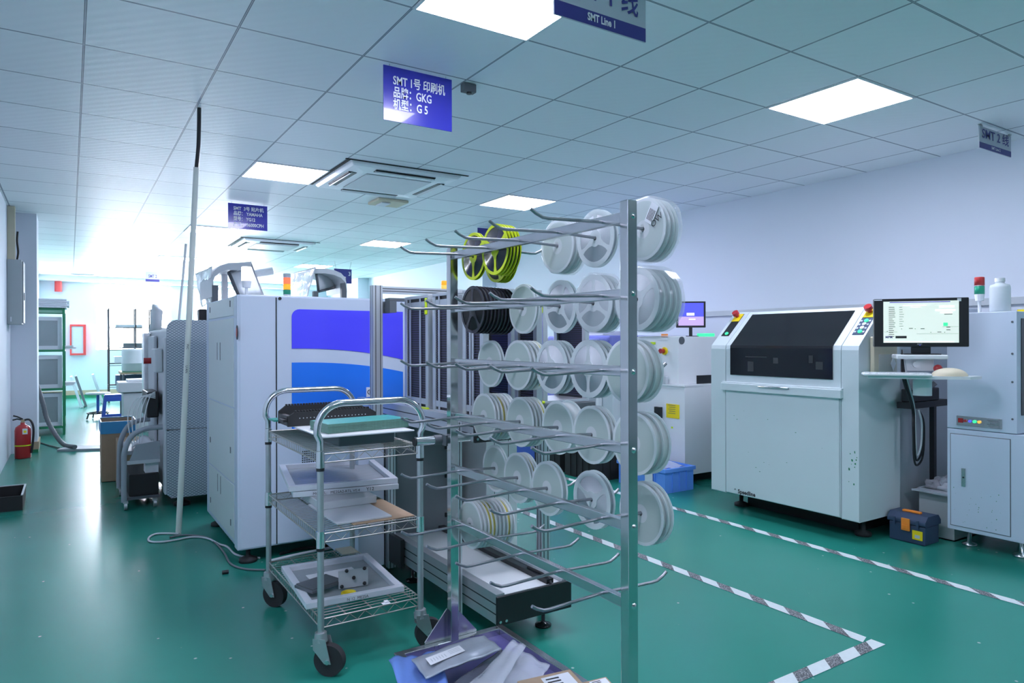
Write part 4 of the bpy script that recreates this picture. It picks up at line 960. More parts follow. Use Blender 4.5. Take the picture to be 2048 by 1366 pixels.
for k in range(5):
    z = 1.712+k*.026
    solo('solder_stencil', MB().box(SX0+.01-.01*k, SX1+.02+.03*(k % 2), SY0-.04+.03*k, SY0+.6, z, z+.022), 'stencil', 'flat stencil frame, %s from the bottom of the pile on the green rack' % ORD[k+1], 'stencil', (-.25, 11.4, z), 'stencil frames piled on the green rack', bevel=.003)
for k, (z, w_) in enumerate(((1.177, .10), (1.151, .13), (.657, .12), (.631, .10))):
    solo('solder_stencil', MB().box(SX0+.1, SX1+w_, 11.6, 12.0, z, z+.024), 'stencil', 'stencil frame edge jutting from the green rack side, %s down' % ORD[k+1], 'stencil', (SX1+.05, 11.8, z), 'stencil frames jutting from the rack side')

# ------------------------------------------------------------------ far end of the aisle
hy = thing('hydrant_cabinet', 'red framed fire hydrant cabinet on the far wall', 'hydrant cabinet', (.18, YB, .96))
part('frame', MB().box(.0, .03, YB-.16, YB-.001, .96, 1.64).box(.25, .30, YB-.16, YB-.001, .96, 1.64).box(.03, .25, YB-.16, YB-.001, .96, 1.0).box(.03, .25, YB-.16, YB-.001, 1.60, 1.64), 'red_paint', hy)
part('panel', MB().box(.03, .25, YB-.14, YB-.10, 1.0, 1.60), 'light_grey', hy)
a = aty(109, 583, YB-.1); solo('red_pipe', MB().cyl((a.x+.07, YB-.1, a.z), (a.x+.07, YB-.1, CZ-.12), .07), 'red_paint', 'red pipe hanging from the ceiling at the far wall', 'pipe', (a.x+.07, YB-.1, a.z))
for k, (px, y, lab) in enumerate(((163, 15.6, 'pale stencil frame leaning, nearest the rack side'), (172, 15.75, 'dark-edged stencil frame leaning behind the pale one'), (205, 16.4, 'small stencil frame leaning beside the black wire rack'))):
    a = aty(px, 700, y); M = Matrix.Translation((a.x, y, 0)) @ Matrix.Rotation(-.28, 4, 'Y')
    solo('solder_stencil', MB().box(-.02, .02, -.25, .25, .01, .62, 0, M).box(-.024, -.02, -.20, .20, .06, .57, 1, M), ['stencil' if k != 1 else 'slate', 'light_grey'], lab, 'stencil', (a.x, y, 0), 'stencil frames leaning at the far end')
wr = thing('wire_rack', 'tall black wire shelving against the bright window', 'rack', (1.0, 16.7, 0))
xa, xb = aty(218, 700, 16.5).x, aty(302, 700, 16.5).x
for x in (xa, xb, (xa+xb)/2+.1):
    for y in (16.5, 16.9): part('post', MB().cyl((x, y, 0), (x, y, 1.95), .014, n=8), 'black', wr)
for z in (.35, .80, 1.12, 1.55):
    b = MB()
    for k in range(12): b.tube([(xa, 16.5+.4*k/11, z), (xb, 16.5+.4*k/11, z)], .006, 5)
    for x in (xa, xb): b.tube([(x, 16.5, z), (x, 16.9, z)], .008, 5); b.tube([(x, 16.5, z-.04), (x, 16.9, z-.04)], .006, 5)
    b.tube([(xa, 16.5, z-.04), (xb, 16.5, z-.04)], .006, 5); part('shelf', b, 'black', wr)
for k, (u, z, w_, h, m_, lab) in enumerate(((.15, .807, .25, .14, 'light_grey', 'grey box on the black wire rack, third shelf from top'), (.2, .357, .3, .2, 'navy_box', 'dark box on the lowest shelf of the black wire rack'), (.5, 1.127, .35, .10, 'dark_grey', 'dark box on the second shelf of the black wire rack'), (.2, 1.557, .5, .06, 'sign_grey', 'flat pale packet on the top shelf of the black wire rack'))):
    x = xa+.03+(xb-xa)*u*.6; solo('storage_box', MB().box(x, x+w_, 16.55, 16.85, z, z+h), m_, lab, 'box', (x+w_/2, 16.7, z), bevel=.01)
dk = atz(242, 745, .75)
de = thing('work_desk', 'work desk with dark legs carrying a grey drum beyond the machines', 'desk', (dk.x+.4, dk.y+.35, 0))
part('top', MB().box(dk.x, dk.x+.9, dk.y, dk.y+.7, .715, .75), 'card', de); part('cover_sheet', MB().box(dk.x-.002, dk.x+.902, dk.y-.002, dk.y+.702, .7505, .756), 'green_paint', de)
for x in (dk.x+.02, dk.x+.85):
    for y in (dk.y+.02, dk.y+.65): part('leg', MB().box(x, x+.03, y, y+.03, 0, .715), 'dark_grey', de)
part('back_panel', MB().box(dk.x+.06, dk.x+.84, dk.y+.3, dk.y+.32, .25, .7), 'navy_box', de)
a = aty(265, 740, dk.y+.3)
dr = thing('grey_drum', 'grey ribbed drum standing on the far desk', 'drum', (a.x, dk.y+.3, .757))
part('shell', MB().lathe([(.0001, .757), (.155, .757), (.16, .77), (.16, .88), (.165, .885), (.165, .90), (.16, .905), (.16, 1.10), (.15, 1.13), (.0001, 1.14)], (a.x, dk.y+.3, 0), 'z', 26), 'light_grey', dr)
part('lid_bar', MB().box(a.x-.19, a.x+.19, dk.y+.27, dk.y+.33, 1.141, 1.16), 'dark_grey', dr)
a = aty(305, 740, dk.y+.15)
ms = thing('microscope', 'black and white bench microscope on the far desk', 'microscope', (a.x, dk.y+.15, .757))
part('base', MB().box(a.x-.09, a.x+.09, dk.y+.06, dk.y+.26, .757, .78), 'black', ms, .005); part('column', MB().cyl((a.x-.07, dk.y+.16, .78), (a.x-.07, dk.y+.16, 1.10), .015), 'black', ms)
part('head', MB().cyl((a.x, dk.y+.16, .88), (a.x+.01, dk.y+.16, 1.10), .05), 'white_paint', ms); part('eyepiece', MB().cyl((a.x-.01, dk.y+.14, 1.09), (a.x-.09, dk.y+.08, 1.25), .04), 'dark_grey', ms); part('collar', MB().cyl((a.x-.07, dk.y+.16, 1.06), (a.x-.07, dk.y+.16, 1.10), .024), 'stool_blue', ms)
gc = atz(247, 868, 0)
fl = thing('floor_cabinet', 'grey floor cabinet beyond the liner carton', 'cabinet', (gc.x+.25, gc.y+.25, 0))
part('body', MB().box(gc.x, gc.x+.5, gc.y, gc.y+.45, .0, .55), 'light_grey', fl, .006); part('top_box', MB().box(gc.x-.06, gc.x+.45, gc.y-.02, gc.y+.47, .56, .70), 'light_grey', fl, .01); part('handle', MB().box(gc.x+.05, gc.x+.3, gc.y+.05, gc.y+.35, .70, .735).cyl((gc.x+.33, gc.y+.1, .70), (gc.x+.33, gc.y+.1, .79), .02), 'white_paint', fl, .006)
s_ = atz(230, 788, .46)
bs = thing('plastic_stool', 'blue plastic stool in the aisle behind the liner carton', 'stool', (s_.x, s_.y, 0))
part('seat', MB().box(s_.x-.14, s_.x+.14, s_.y-.14, s_.y+.14, .435, .46), 'stool_blue', bs, .012)
for sx_ in (-1, 1):
    for sy_ in (-1, 1):
        v = []; 
        for z, o_, hw in ((0, .165, .035), (.436, .125, .028)): v += [(s_.x+sx_*(o_)-hw*.6, s_.y+sy_*o_-hw*.6, z), (s_.x+sx_*o_+hw*.6, s_.y+sy_*o_-hw*.6, z), (s_.x+sx_*o_+hw*.6, s_.y+sy_*o_+hw*.6, z), (s_.x+sx_*o_-hw*.6, s_.y+sy_*o_+hw*.6, z)]
        part('leg', MB().add(v, [(3, 2, 1, 0), (4, 5, 6, 7)]+[(k, (k+1) % 4, (k+1) % 4+4, k+4) for k in range(4)]), 'stool_blue', bs)
part('apron', MB().box(s_.x-.13, s_.x+.13, s_.y-.14, s_.y-.12, .36, .434).box(s_.x-.14, s_.x+.14, s_.y-.150, s_.y-.13, .10, .17), 'stool_blue', bs, .006)
s_ = atz(196, 838, 0)
rs = thing('round_stool', 'round stool with foot ring in the aisle near the leaning frames', 'stool', (s_.x, s_.y, 0))
part('seat', MB().lathe([(.0001, .40), (.17, .40), (.18, .415), (.17, .43), (.0001, .432)], (s_.x, s_.y, 0), 'z', 24), 'light_grey', rs)
part('column', MB().cyl((s_.x, s_.y, .08), (s_.x, s_.y, .40), .022), 'stool_blue', rs); part('foot_ring', MB().tube(arc((s_.x, s_.y, .10), X3[0], X3[1], .15, 0, 2*PI, 20)[:-1], .012, 6, closed=True), 'black', rs)
for k in range(4): an = .4+k*PI/2; part('leg', MB().tube([(s_.x, s_.y, .12), (s_.x+.14*math.cos(an), s_.y+.14*math.sin(an), .10), (s_.x+.17*math.cos(an), s_.y+.17*math.sin(an), .01)], .012, 6), 'black', rs)

# ------------------------------------------------------------------ pole, cables on the floor
p0 = atz(357, 1068, 0); p1 = atz(398.5, 215, CZ); pm = p0.lerp(p1, .865)
pl = thing('conduit_pole', 'long pale plastic pole leaning from floor to ceiling with a black upper cable', 'pole', tuple(p0))
part('tube', MB().cyl(p0+Vector((0, 0, .002)), pm, .018, .0165, 14), 'pole', pl); part('cable_sleeve', MB().tube(spline([pm-Vector((0, 0, .01)), pm.lerp(p1, .4)+Vector((.006, 0, 0)), p1-Vector((0, 0, .002))], 6), .012, 8), 'black', pl)
q = ray(375, 690); 
def onpole(z): return p0.lerp(p1, (z-p0.z)/(p1.z-p0.z))
for z, s_, sz in ((1.235, 'PVC', .03), (1.10, 'U·AN', .034)):
    c_ = onpole(z); part('lettering', MB().text(s_, (c_.x-.009, c_.y-.0205, c_.z), (-.05, 0, -1), (1, 0, -.05), sz*.6), 'letter_black', pl)
p2 = atz(361, 760, 0); 
a, c_ = aty(372, 488, 7.9), aty(357, 650, 7.9)
solo('thin_pole', MB().cyl(c_, a, .012, n=10).cyl((c_.x, c_.y, .0), c_, .012, n=10), 'light_grey', 'thin grey pole rising behind the honeycomb machine beside the pale pole', 'pole', (c_.x, c_.y, 0))
pts = [atz(*q_, .007) for q_ in ((358, 1068), (335, 1067), (312, 1068), (298, 1075), (300, 1083), (322, 1084), (352, 1080), (385, 1074), (415, 1077), (438, 1088), (455, 1094), (470, 1108), (492, 1114), (520, 1116))]
solo('power_cable', MB().tube(spline(pts, 6), .0065, 6), 'light_grey', 'pale grey cable looping from the pole foot to the printer', 'cable', tuple(pts[0]))
pts = [atz(*q_, .006) for q_ in ((356, 1070), (340, 1075), (370, 1070), (410, 1074), (430, 1085), (448, 1105), (462, 1128), (490, 1138), (530, 1140))]
solo('power_cable', MB().tube(spline(pts, 6), .006, 6), 'slate', 'darker grey cable running along the floor under the printer corner', 'cable', tuple(pts[0]))
a = atz(450, 1148, 0); solo('rubber_plug', MB().cyl((a.x-.015, a.y, .011), (a.x+.018, a.y-.004, .011), .0105), 'black', 'small black plug lying alone on the floor', 'plug', (a.x, a.y, 0))
for k, (pa, lab) in enumerate(((((560, 1108), (600, 1098), (650, 1092), (700, 1075)), 'black cable tangle under the printer, nearer the trolley'), (((540, 1122), (590, 1110), (640, 1100), (690, 1090)), 'pale cable lying under the printer behind the trolley'))):
    pts = [atz(*q_, .01) for q_ in pa]; solo('power_cable', MB().tube(spline(pts, 6), .009, 6), ['black', 'light_grey'][k], lab, 'cable', tuple(pts[0]))

# ================================================================== big white printer with sloped window
MX, MY0, MY1 = 4.06, 2.395, 3.545
SXB, SXT, SZB, SZT = MX, 4.335, 1.207, 1.463       # bend and top edge of the slope
mp = thing('stencil_printer', 'big white printing machine with dark sloped window and red emergency buttons', 'printing machine', (4.7, 2.97, 0))
def prof(z0=.135, o=0.): return [(MX-o, z0), (MX-o, SZB-.02), (MX-o+.006, SZB+.008-o*.3), (SXT-.012-o, SZT-.008), (SXT+.01, SZT+o*.5), (4.525, SZT+o*.5), (4.525, z0)]
part('body', MB().prism(prof(), 'y', MY0+.118, MY1-.137), 'machine_white', mp, .004)
for y0, y1 in ((MY0, MY0+.112), (MY1-.131, MY1)): part('side_tower', MB().prism(prof(.13, .004), 'y', y0, y1), 'machine_white', mp, .008)
part('seam_filler', MB().box(MX+.02, 4.4, MY0+.112, MY0+.118, .14, 1.2).box(MX+.02, 4.4, MY1-.137, MY1-.131, .14, 1.2), 'dark_grey', mp)
part('rear_body', MB().box(4.53, 5.55, MY0+.012, MY1-.01, .10, 1.40), 'light_grey', mp, .006)
part('rear_edge', MB().box(4.524, 4.531, MY0+.004, MY0+.02, .12, 1.41), 'white_paint', mp)
part('plinth', MB().box(4.32, 5.45, MY0+.16, MY1-.12, 0, .10), 'black_matte', mp)
part('lower_door', MB().box(MX-.012, MX-.0005, MY0+.124, MY1-.143, .14, .885), 'machine_white', mp, .004)
lg = part('door_rail', MB().box(MX-.035, MX-.0005, MY0+.10, MY1-.115, .885, .94).box(MX-.022, MX-.0005, MY0+.10, MY1-.115, .94, .95), 'machine_white', mp, .004)
part('rail_handle', MB().tube([(MX-.036, 2.86, .925), (MX-.05, 2.86, .93), (MX-.05, 3.09, .93), (MX-.036, 3.09, .925)], .005, 8), 'steel', lg)
wy0, wy1 = 2.565, 3.365
def slope(t, o): # point on the sloped face, t in 0..1, offset o outward
    nx, nz = -(SZT-SZB), (SXT-SXB); l_ = math.hypot(nx, nz)
    return (SXB+(SXT-SXB)*t+nx/l_*o, SZB+(SZT-SZB)*t+nz/l_*o)
v = []; prf = [(MX-.006, 1.0), (MX-.006, SZB-.012)]+[(MX-.0045, SZB+.004), (slope(.05, .005))]+[slope(.90, .005)]
for x, z in prf: v += [(x, wy0, z), (x, wy1, z)]
part('window', MB().add(v, [(2*k, 2*k+1, 2*k+3, 2*k+2) for k in range(len(prf)-1)]), 'black_gloss', mp, solid=.004)
for y, z, w_, h in ((3.16, 1.03, .05, .07), (2.96, 1.09, .04, .04), (2.70, 1.10, .03, .05), (2.63, 1.06, .05, .05), (3.05, 1.13, .18, .006)): part('window_fitting', MB().box(MX-.0095, MX-.0085, y, y+w_, z, z+h), 'alu_dark', mp)
def on_slope(y, t, o): x, z = slope(t, o); return Vector((x, y, z))
su = (Vector((SXT-SXB, 0, SZT-SZB))).normalized(); sn = Vector((-(SZT-SZB), 0, SXT-SXB)).normalized()
def plate_slope(y0, y1, t0, t1, o, th=.003):
    P = [on_slope(y0, t0, o), on_slope(y1, t0, o), on_slope(y1, t1, o), on_slope(y0, t1, o)]; q = [p_+sn*th for p_ in P]
    return P+q, [(3, 2, 1, 0), (4, 5, 6, 7), (0, 1, 5, 4), (1, 2, 6, 5), (2, 3, 7, 6), (3, 0, 4, 7)]
for nm, y0, y1, btn in (('control_panel', MY0+.015, MY0+.088, ('glow_green', 'light_grey', 'white_paint', 'glow_green')), ('control_panel', MY1-.10, MY1-.03, ('glow_green',))):
    cpn = part(nm, MB().add(*plate_slope(y0, y1, .28, .93, .005)), 'navy_box' if len(btn) > 1 else 'black', mp)
    part('stop_plate', MB().add(*plate_slope(y0+.002, y1-.002, .70, .92, .0085)), 'yellow', cpn)
    c0 = on_slope((y0+y1)/2+.006, .84, .012)
    part('stop_button', MB().cyl(c0, c0+sn*.022, .014).cyl(c0+sn*.022, c0+sn*.045, .026, .024, 20), 'red', cpn)
    for k, m_ in enumerate(btn):
        c0 = on_slope((y0+y1)/2-.004, (.62-.09*k) if len(btn) > 1 else .34, .008); part('button', MB().cyl(c0, c0+sn*.006, .014, .013, 16), m_, cpn)
    if len(btn) > 1:
        lm = MB()
        for k in range(8): lm.add(*plate_slope(y0+.004+(.054 if k % 2 else 0), y0+.016+(.054 if k % 2 else 0), .60-.09*(k//2), .635-.09*(k//2), .0085, .0006))
        part('button_label', lm, 'light_grey', cpn)
a = atx(1473, 987, MX-.0135)
part('lettering', MB().text('Speedline', (MX-.0135, a.y-.012, a.z+.006), (0, -1, 0), X3[2], .040, 0, .0012, width=.15), 'letter_black', mp)
part('logo_mark', MB().prism([(a.y+.022, a.z+.023), (a.y+.012, a.z+.036), (a.y+.002, a.z+.024), (a.y+.012, a.z+.028)], 'x', MX-.0145, MX-.0135), 'letter_black', mp)
jb = part('junction_box', MB().box(4.17, 4.44, MY0-.030, MY0-.0045, 1.02, 1.27), 'beige', mp, .006)
part('clear_cover', MB().box(4.22, 4.50, MY0-.036, MY0-.031, 1.02, 1.16), 'clear_bag', jb)
part('warning_diamond', MB().prism([(4.345, 1.10), (4.375, 1.145), (4.405, 1.10), (4.375, 1.055)], 'y', MY0-.039, MY0-.037), 'paper', jb)
for y in (MY0+.10, MY1-.10): part('foot', MB().lathe([(.0001, 0), (.05, 0), (.05, .02), (.015, .035), (.015, .14)], (4.27, y, 0), 'z', 16), 'black_matte', mp)
part('floor_plate', MB().box(MX+.03, 5.5, MY0+.02, MY1-.02, .132, .1345), 'black_matte', mp)
sp = MB(); rnd = random.Random(3)
for k in range(14): y, z = MY0+rnd.uniform(.01, .07), rnd.uniform(.35, .56); s_ = rnd.uniform(.002, .006); sp.box(MX-.0049, MX-.0042, y, y+s_*1.5, z, z+s_*2)
for k in range(12): y, z = rnd.uniform(2.6, 3.35), rnd.uniform(.25, .75); s_ = rnd.uniform(.0015, .004); sp.box(MX-.0128, MX-.0121, y, y+s_*2.5, z, z+s_)
part('paint_chip', sp, 'green_paint', mp)

# monitor stand beside it
ROT = Vector((.606, -.795, 0)); NRM = Vector((-.795, -.606, 0)); UP = X3[2]
def mk(c_, ex, ey, ez): return Matrix(((ex.x, ey.x, ez.x, c_.x), (ex.y, ey.y, ez.y, c_.y), (ex.z, ey.z, ez.z, c_.z), (0, 0, 0, 1)))
mc = O+(_f+_r*((1841-1024)/FPX)+_u*((683-645)/FPX))*4.02
mon = thing('monitor', 'wide black monitor showing a pale control screen on a swivel arm', 'monitor', tuple(mc))
Mm = mk(mc, ROT, -NRM, UP)      # local: x right, y away from viewer, z up
part('housing', MB().box(-.244, .244, 0, .035, -.142, .142, 0, Mm), 'black', mon, .005)
part('back', MB().box(-.15, .15, .036, .075, -.10, .10, 0, Mm), 'black', mon, .01)
scr = part('screen', MB().box(-.193, .193, -.0025, -.0005, -.118, .125, 0, Mm), 'screen_pale', mon)
sb = MB(); sb.box(-.16, .15, -.0035, -.0026, .117, .122, 0, Mm); part('title_bar', sb, 'screen_violet', scr)
for x, z, w_, h in ((-.09, .098, .12, .005), (-.05, .088, .05, .004), (.095, .085, .04, .012), (.14, .085, .03, .012), (.075, .065, .10, .010), (.10, .052, .06, .008), (-.19, -.115, .36, .004)): part('screen_field', MB().box(x, x+w_, -.0035, -.0026, z, z+h, 0, Mm), 'screen_white', scr)
sb = MB(); rnd = random.Random(5)
for k in range(16): sb.box(-.165, -.145+rnd.uniform(0, .015), -.0034, -.0026, .09-.0115*k, .093-.0115*k, 0, Mm)
for k in range(9): sb.box(-.11, -.095+rnd.uniform(0, .01), -.0034, -.0026, .09-.014*k, .092-.014*k, 0, Mm)
for x, z, w_ in ((-.10, -.038, .004), (-.03, -.038, .004), (-.06, -.036, .02), (.0, -.038, .02), (.05, -.06, .004), (.085, -.058, .02), (.13, -.03, .02), (.13, -.045, .02), (.12, -.06, .004), (-.175, -.052, .004), (.12, .045, .04)): sb.box(x, x+w_, -.0034, -.0026, z, z+.0035, 0, Mm)
for x0, x1, z in ((-.19, -.12, -.055), (-.02, .19, -.066), (.11, .19, -.026)): sb.box(x0, x1, -.0034, -.0026, z, z+.001, 0, Mm)
sb.box(-.13, -.072, -.0036, -.0026, -.092, -.078, 0, Mm); part('screen_text', sb, 'letter_black', scr)
part('screen_mark', MB().text('MPM', Mm @ Vector((-.183, -.0036, -.091)), ROT, UP, .018, 0, .0006), 'letter_navy', scr)
part('status_square', MB().box(.115, .137, -.0036, -.0026, -.022, -.002, 0, Mm), 'glow_green', scr)
for x in (-.03, .0): pass
part('power_light', MB().box(-.006, .0, -.0015, -.0003, -.134, -.130, 0, Mm), 'screen_blue', mon)
part('badge', MB().text('AOC', Mm @ Vector((-.018, -.0012, -.130)), ROT, UP, .012), 'light_grey', mon)
part('corner_sticker', MB().box(-.242, -.20, -.001, -.0002, .132, .138, 0, Mm).box(.185, .205, -.001, -.0002, .12, .138, 0, Mm), 'paper', mon)
part('stand_neck', MB().box(-.045, .055, .01, .03, -.182, -.1425, 0, Mm), 'black', mon, .004)
part('stand_foot', MB().box(-.09, .10, -.03, .09, -.187, -.182, 0, Mm), 'black', mon, .002)
ar = thing('swivel_stand', 'white swivel arm with keyboard tray on a black post between the two machines', 'monitor arm', (4.80, 2.30, 0))
Mz = mc.z-.1875
part('platform', MB().box(-.13, .13, -.05, .13, -.213, -.188, 0, Mm), 'white_paint', ar, .006)
part('riser', MB().box(-.075, .075, .03, .07, -.285, -.2135, 0, Mm), 'white_paint', ar, .006)
part('tilt_knob', MB().cyl(Mm @ Vector((-.02, .028, -.245)), Mm @ Vector((-.02, .0, -.245)), .020, n=8), 'white_paint', ar)
tyr = part('keyboard_tray', MB().prism([(-.29, -.12), (.22, -.12), (.30, -.02), (.28, .04), (.08, .10), (-.10, .10), (-.24, .02)], 'z', -.325, -.308, 0), 'white_paint', ar)
for v_ in tyr.data.vertices: v_.co = (Mm @ (v_.co+Vector(BASE[ar.name])))-Vector(BASE[ar.name])
px_ = aty(1866, 900, 2.36); pz = aty(1866, 806, 2.36).z
part('post', MB().box(px_.x-.016, px_.x+.016, 2.345, 2.375, .003, pz), 'black', ar)
ab = Mm @ Vector((.02, .06, -.38))
part('elbow', MB().cyl(ab+Vector((0, 0, -.05)), ab+Vector((0, 0, .075)), .05, n=20), 'white_paint', ar)
part('shelf_bracket', MB().tube([ab+Vector((0, 0, -.02)), (px_.x, 2.355, ab.z-.02)], .022, 4).box(px_.x-.42, px_.x+.06, 2.285, 2.375, pz-.012, pz+.028), 'black', ar)
part('power_unit', MB().box(px_.x-.40, px_.x-.06, 2.29, 2.36, pz+.029, pz+.11), 'black', ar, .006)
part('base_plate', MB().box(px_.x-.05, px_.x+.05, 2.336, 2.39, 0, .003), 'black', ar)
kb = thing('keyboard', 'flat white keyboard with grey keys on the swivel tray', 'keyboard', tuple(Mm @ Vector((-.13, -.09, -.286))))
part('case', MB().box(-.315, .03, -.15, -.03, -.3078, -.294, 0, Mm), 'white_paint', kb, .004)
kk = MB()
for i in range(19):
    for j in range(5): kk.box(-.308+i*.0175, -.294+i*.0175, -.142+j*.021, -.125+j*.021, -.2938, -.290, 0, Mm)
part('keys', kk, 'light_grey', kb)
tb = thing('trackball', 'cream trackball with a red ball at the end of the keyboard', 'trackball', tuple(Mm @ Vector((.15, -.06, -.286))))
b = MB()
def dome(u, v):
    a_ = 2*PI*u; r_ = math.sin(v*PI/2); return Mm @ Vector((.135+.092*r_*math.cos(a_), -.05+.065*r_*math.sin(a_), -.3075+.046*math.cos(v*PI/2)))
part('shell', MB().sheet(dome, 24, 8), 'beige', tb); 
c0 = Mm @ Vector((.085, -.015, -.268)); part('ball', MB().lathe([(.024*math.sin(k*PI/10)+.0001, -.024*math.cos(k*PI/10)) for k in range(11)], c0, 'z', 16), 'red', tb)
for k in range(3):
    o_ = .012*k; A = Mm @ Vector((-.085+o_, .05, -.20)); zb_ = .46+.03*k
    pts = [Mm @ Vector((-.085, .05, -.16)), A+Vector((0, 0, -.12)), Vector((px_.x-.44+o_, 2.27, pz)), Vector((px_.x-.43+o_, 2.27, .7)), Vector((px_.x-.42+o_, 2.27, zb_+.05)), Vector((px_.x-.38, 2.27, zb_)), Vector((px_.x-.31-o_, 2.27, zb_+.06)), Vector((px_.x-.30-o_, 2.27, .72)), Vector((px_.x-.35, 2.275, pz-.02))]
    solo('hanging_cable', MB().tube(spline(pts, 6), .0065, 6), ['black', 'black', 'light_grey'][k], ['black cable looping lowest from the monitor arm', 'black cable looping inside the lowest loop under the monitor arm', 'pale cable looping highest under the monitor arm'][k], 'cable', tuple(pts[2]), 'cables under the monitor arm')

# ================================================================== right-hand test cabinet
CX, CY0, CY1 = 4.48, 1.722, 2.09
rc = thing('test_cabinet', 'tall pale blue cabinet machine with button strip and lockable lower door', 'cabinet machine', (5.0, 1.75, 0))
part('upper_body', MB().box(CX, 5.5, CY0, CY1, .717, 1.41), 'blue_white', rc, .004)
part('lower_body', MB().box(CX, 5.5, CY0-.035, CY1, .107, .714), 'blue_white', rc, .004)
part('corner_strip', MB().box(CX-.002, CX+.001, CY0+.001, CY0+.045, .72, 1.408), 'blue_white', rc)
ss = MB()
for z in (.80, 1.01, 1.17, 1.35): ss.cyl((CX-.004, CY0+.022, z), (CX-.0021, CY0+.022, z), .006, n=8)
part('screws', ss, 'dark_grey', rc)
part('side_window', MB().box(CX+.05, 5.3, CY0-.004, CY0-.0005, .82, 1.37), 'black_gloss', rc)
dr_ = part('door', MB().box(CX-.004, CX-.0005, 1.757, 2.068, .135, .682), 'blue_white', rc, .001)
part('door_gap', MB().box(CX-.0012, CX-.0004, 1.753, 2.072, .131, .686), 'dark_grey', rc)
lk = part('lock', MB().box(CX-.009, CX-.0045, 1.985, 2.008, .375, .485), 'steel', dr_, .002); part('keyhole', MB().cyl((CX-.011, 1.996, .43), (CX-.009, 1.996, .43), .005), 'black', lk)
pa = part('button_strip', MB().box(CX-.004, CX-.0005, 1.795, 2.035, .738, .795), 'steel', rc, .001)
for y, m_, s_ in ((2.012, 'red', .013), (1.986, 'red_paint', .008), (1.961, 'screen_blue', .008), (1.936, 'glow_green', .009), (1.911, 'lamp_amber_faint', .009)):
    if s_ > .01: part('switch', MB().box(CX-.009, CX-.0045, y-s_, y+s_, .755, .781), m_, pa, .001)
    else: part('button', MB().cyl((CX-.012, y, .768), (CX-.0045, y, .768), s_), m_, pa)
tl = MB()
for k in range(5): tl.box(CX-.0046, CX-.0041, 1.812, 1.812+.06-.008*(k % 3), .785-.008*k-.003, .785-.008*k)
part('fine_print', tl, 'slate', pa)
for x, y in ((4.60, 2.02), (4.60, 1.75), (5.4, 2.02), (5.4, 1.75)): part('foot', MB().lathe([(.0001, 0), (.04, 0), (.04, .012), (.012, .022), (.009, .107)], (x, y, 0), 'z', 16), 'steel', rc)
sp = MB(); rnd = random.Random(11)
for k in range(24): y, z = rnd.uniform(1.80, 2.05), rnd.uniform(.14, .36); s_ = rnd.uniform(.0015, .004); sp.box(CX-.0046, CX-.0041, y, y+s_, z, z+s_*1.4)
part('paint_chip', sp, 'green_paint', rc)
a = aty(1959, 620, 1.98); beacon('unlit red and green beacon on the pale blue cabinet', a.x, 1.98, 1.41, [('lamp_green', .05), ('white_paint', .004), ('lamp_red_off', .05)], .027, .075)
a = aty(2000, 618, 1.86)
bt = thing('spray_bottle', 'white translucent bottle beside the beacon on the pale blue cabinet', 'bottle', (a.x, 1.86, 1.411))
part('body', MB().lathe([(.0001, 1.411), (.050, 1.411), (.053, 1.42), (.053, 1.555), (.048, 1.572), (.024, 1.58), (.022, 1.59)], (a.x, 1.86, 0), 'z', 24), 'bottle', bt); part('cap', MB().cyl((a.x, 1.86, 1.59), (a.x, 1.86, 1.612), .026), 'white_paint', bt)
solo('yellow_ruler', MB().box(4.62, 5.0, 1.74, 1.775, 1.411, 1.424), 'yellow', 'yellow bar lying on the pale blue cabinet top', 'bar', (4.8, 1.76, 1.411))
solo('grey_case', MB().box(4.56, 4.74, 2.02, 2.08, 1.411, 1.44), 'sign_grey', 'flat pale grey case on the cabinet top behind the monitor', 'case', (4.65, 2.05, 1.411), bevel=.004)
# toolbox
tx = thing('toolbox', 'dark blue plastic toolbox with orange latch on the floor', 'toolbox', (4.44, 2.26, 0))
Y0, Y1, X0, X1 = 2.145, 2.375, 4.335, 4.52
part('base', MB().box(X0+.008, X1-.008, Y0+.006, Y1-.006, 0, .115), 'navy_box', tx, .008)
lid = part('lid', MB().prism([(X0, .116), (X0, .142), (X0+.03, .175), (X1-.03, .175), (X1, .142), (X1, .116)], 'y', Y0, Y1), 'navy_box', tx, .008)
part('carry_handle', MB().box(X0+.06, X0+.085, Y0+.06, Y1-.06, .176, .188), 'orange', lid, .003)
part('latch', MB().box(X0-.010, X0-.0005, 2.235, 2.285, .075, .150).box(X0-.014, X0-.010, 2.24, 2.28, .085, .110), 'orange', lid, .002)
part('label', MB().box(X0+.004, X0+.0075, 2.165, 2.225, .03, .085).box(X0+.0034, X0+.0040, 2.18, 2.21, .04, .06, 1), ['yellow', 'light_grey'], tx)
for y in (2.19, 2.33): part('rib', MB().box(X0-.006, X0-.0005, y-.006, y+.006, .10, .148), 'navy_box', lid)
bn = thing('grey_bin', 'grey bin heaped with rags behind the toolbox', 'bin', (4.75, 2.25, 0))
bx0, bx1, by0, by1, bh = 4.60, 4.98, 2.105, 2.315, .30
b = MB()
for q in ((bx0, bx1, by0, by0+.006), (bx0, bx1, by1-.006, by1), (bx0, bx0+.006, by0+.006, by1-.006), (bx1-.006, bx1, by0+.006, by1-.006)): b.box(*q, 0, bh)
b.box(bx0, bx1, by0, by1, 0, .008); part('box', b, 'box_grey', bn)
part('flange', MB().box(bx0-.05, bx1, by1+.0005, by1+.012, bh-.01, bh).box(bx0-.07, bx0-.0005, by0, by1+.012, bh-.012, bh), 'grey_paint', bn)
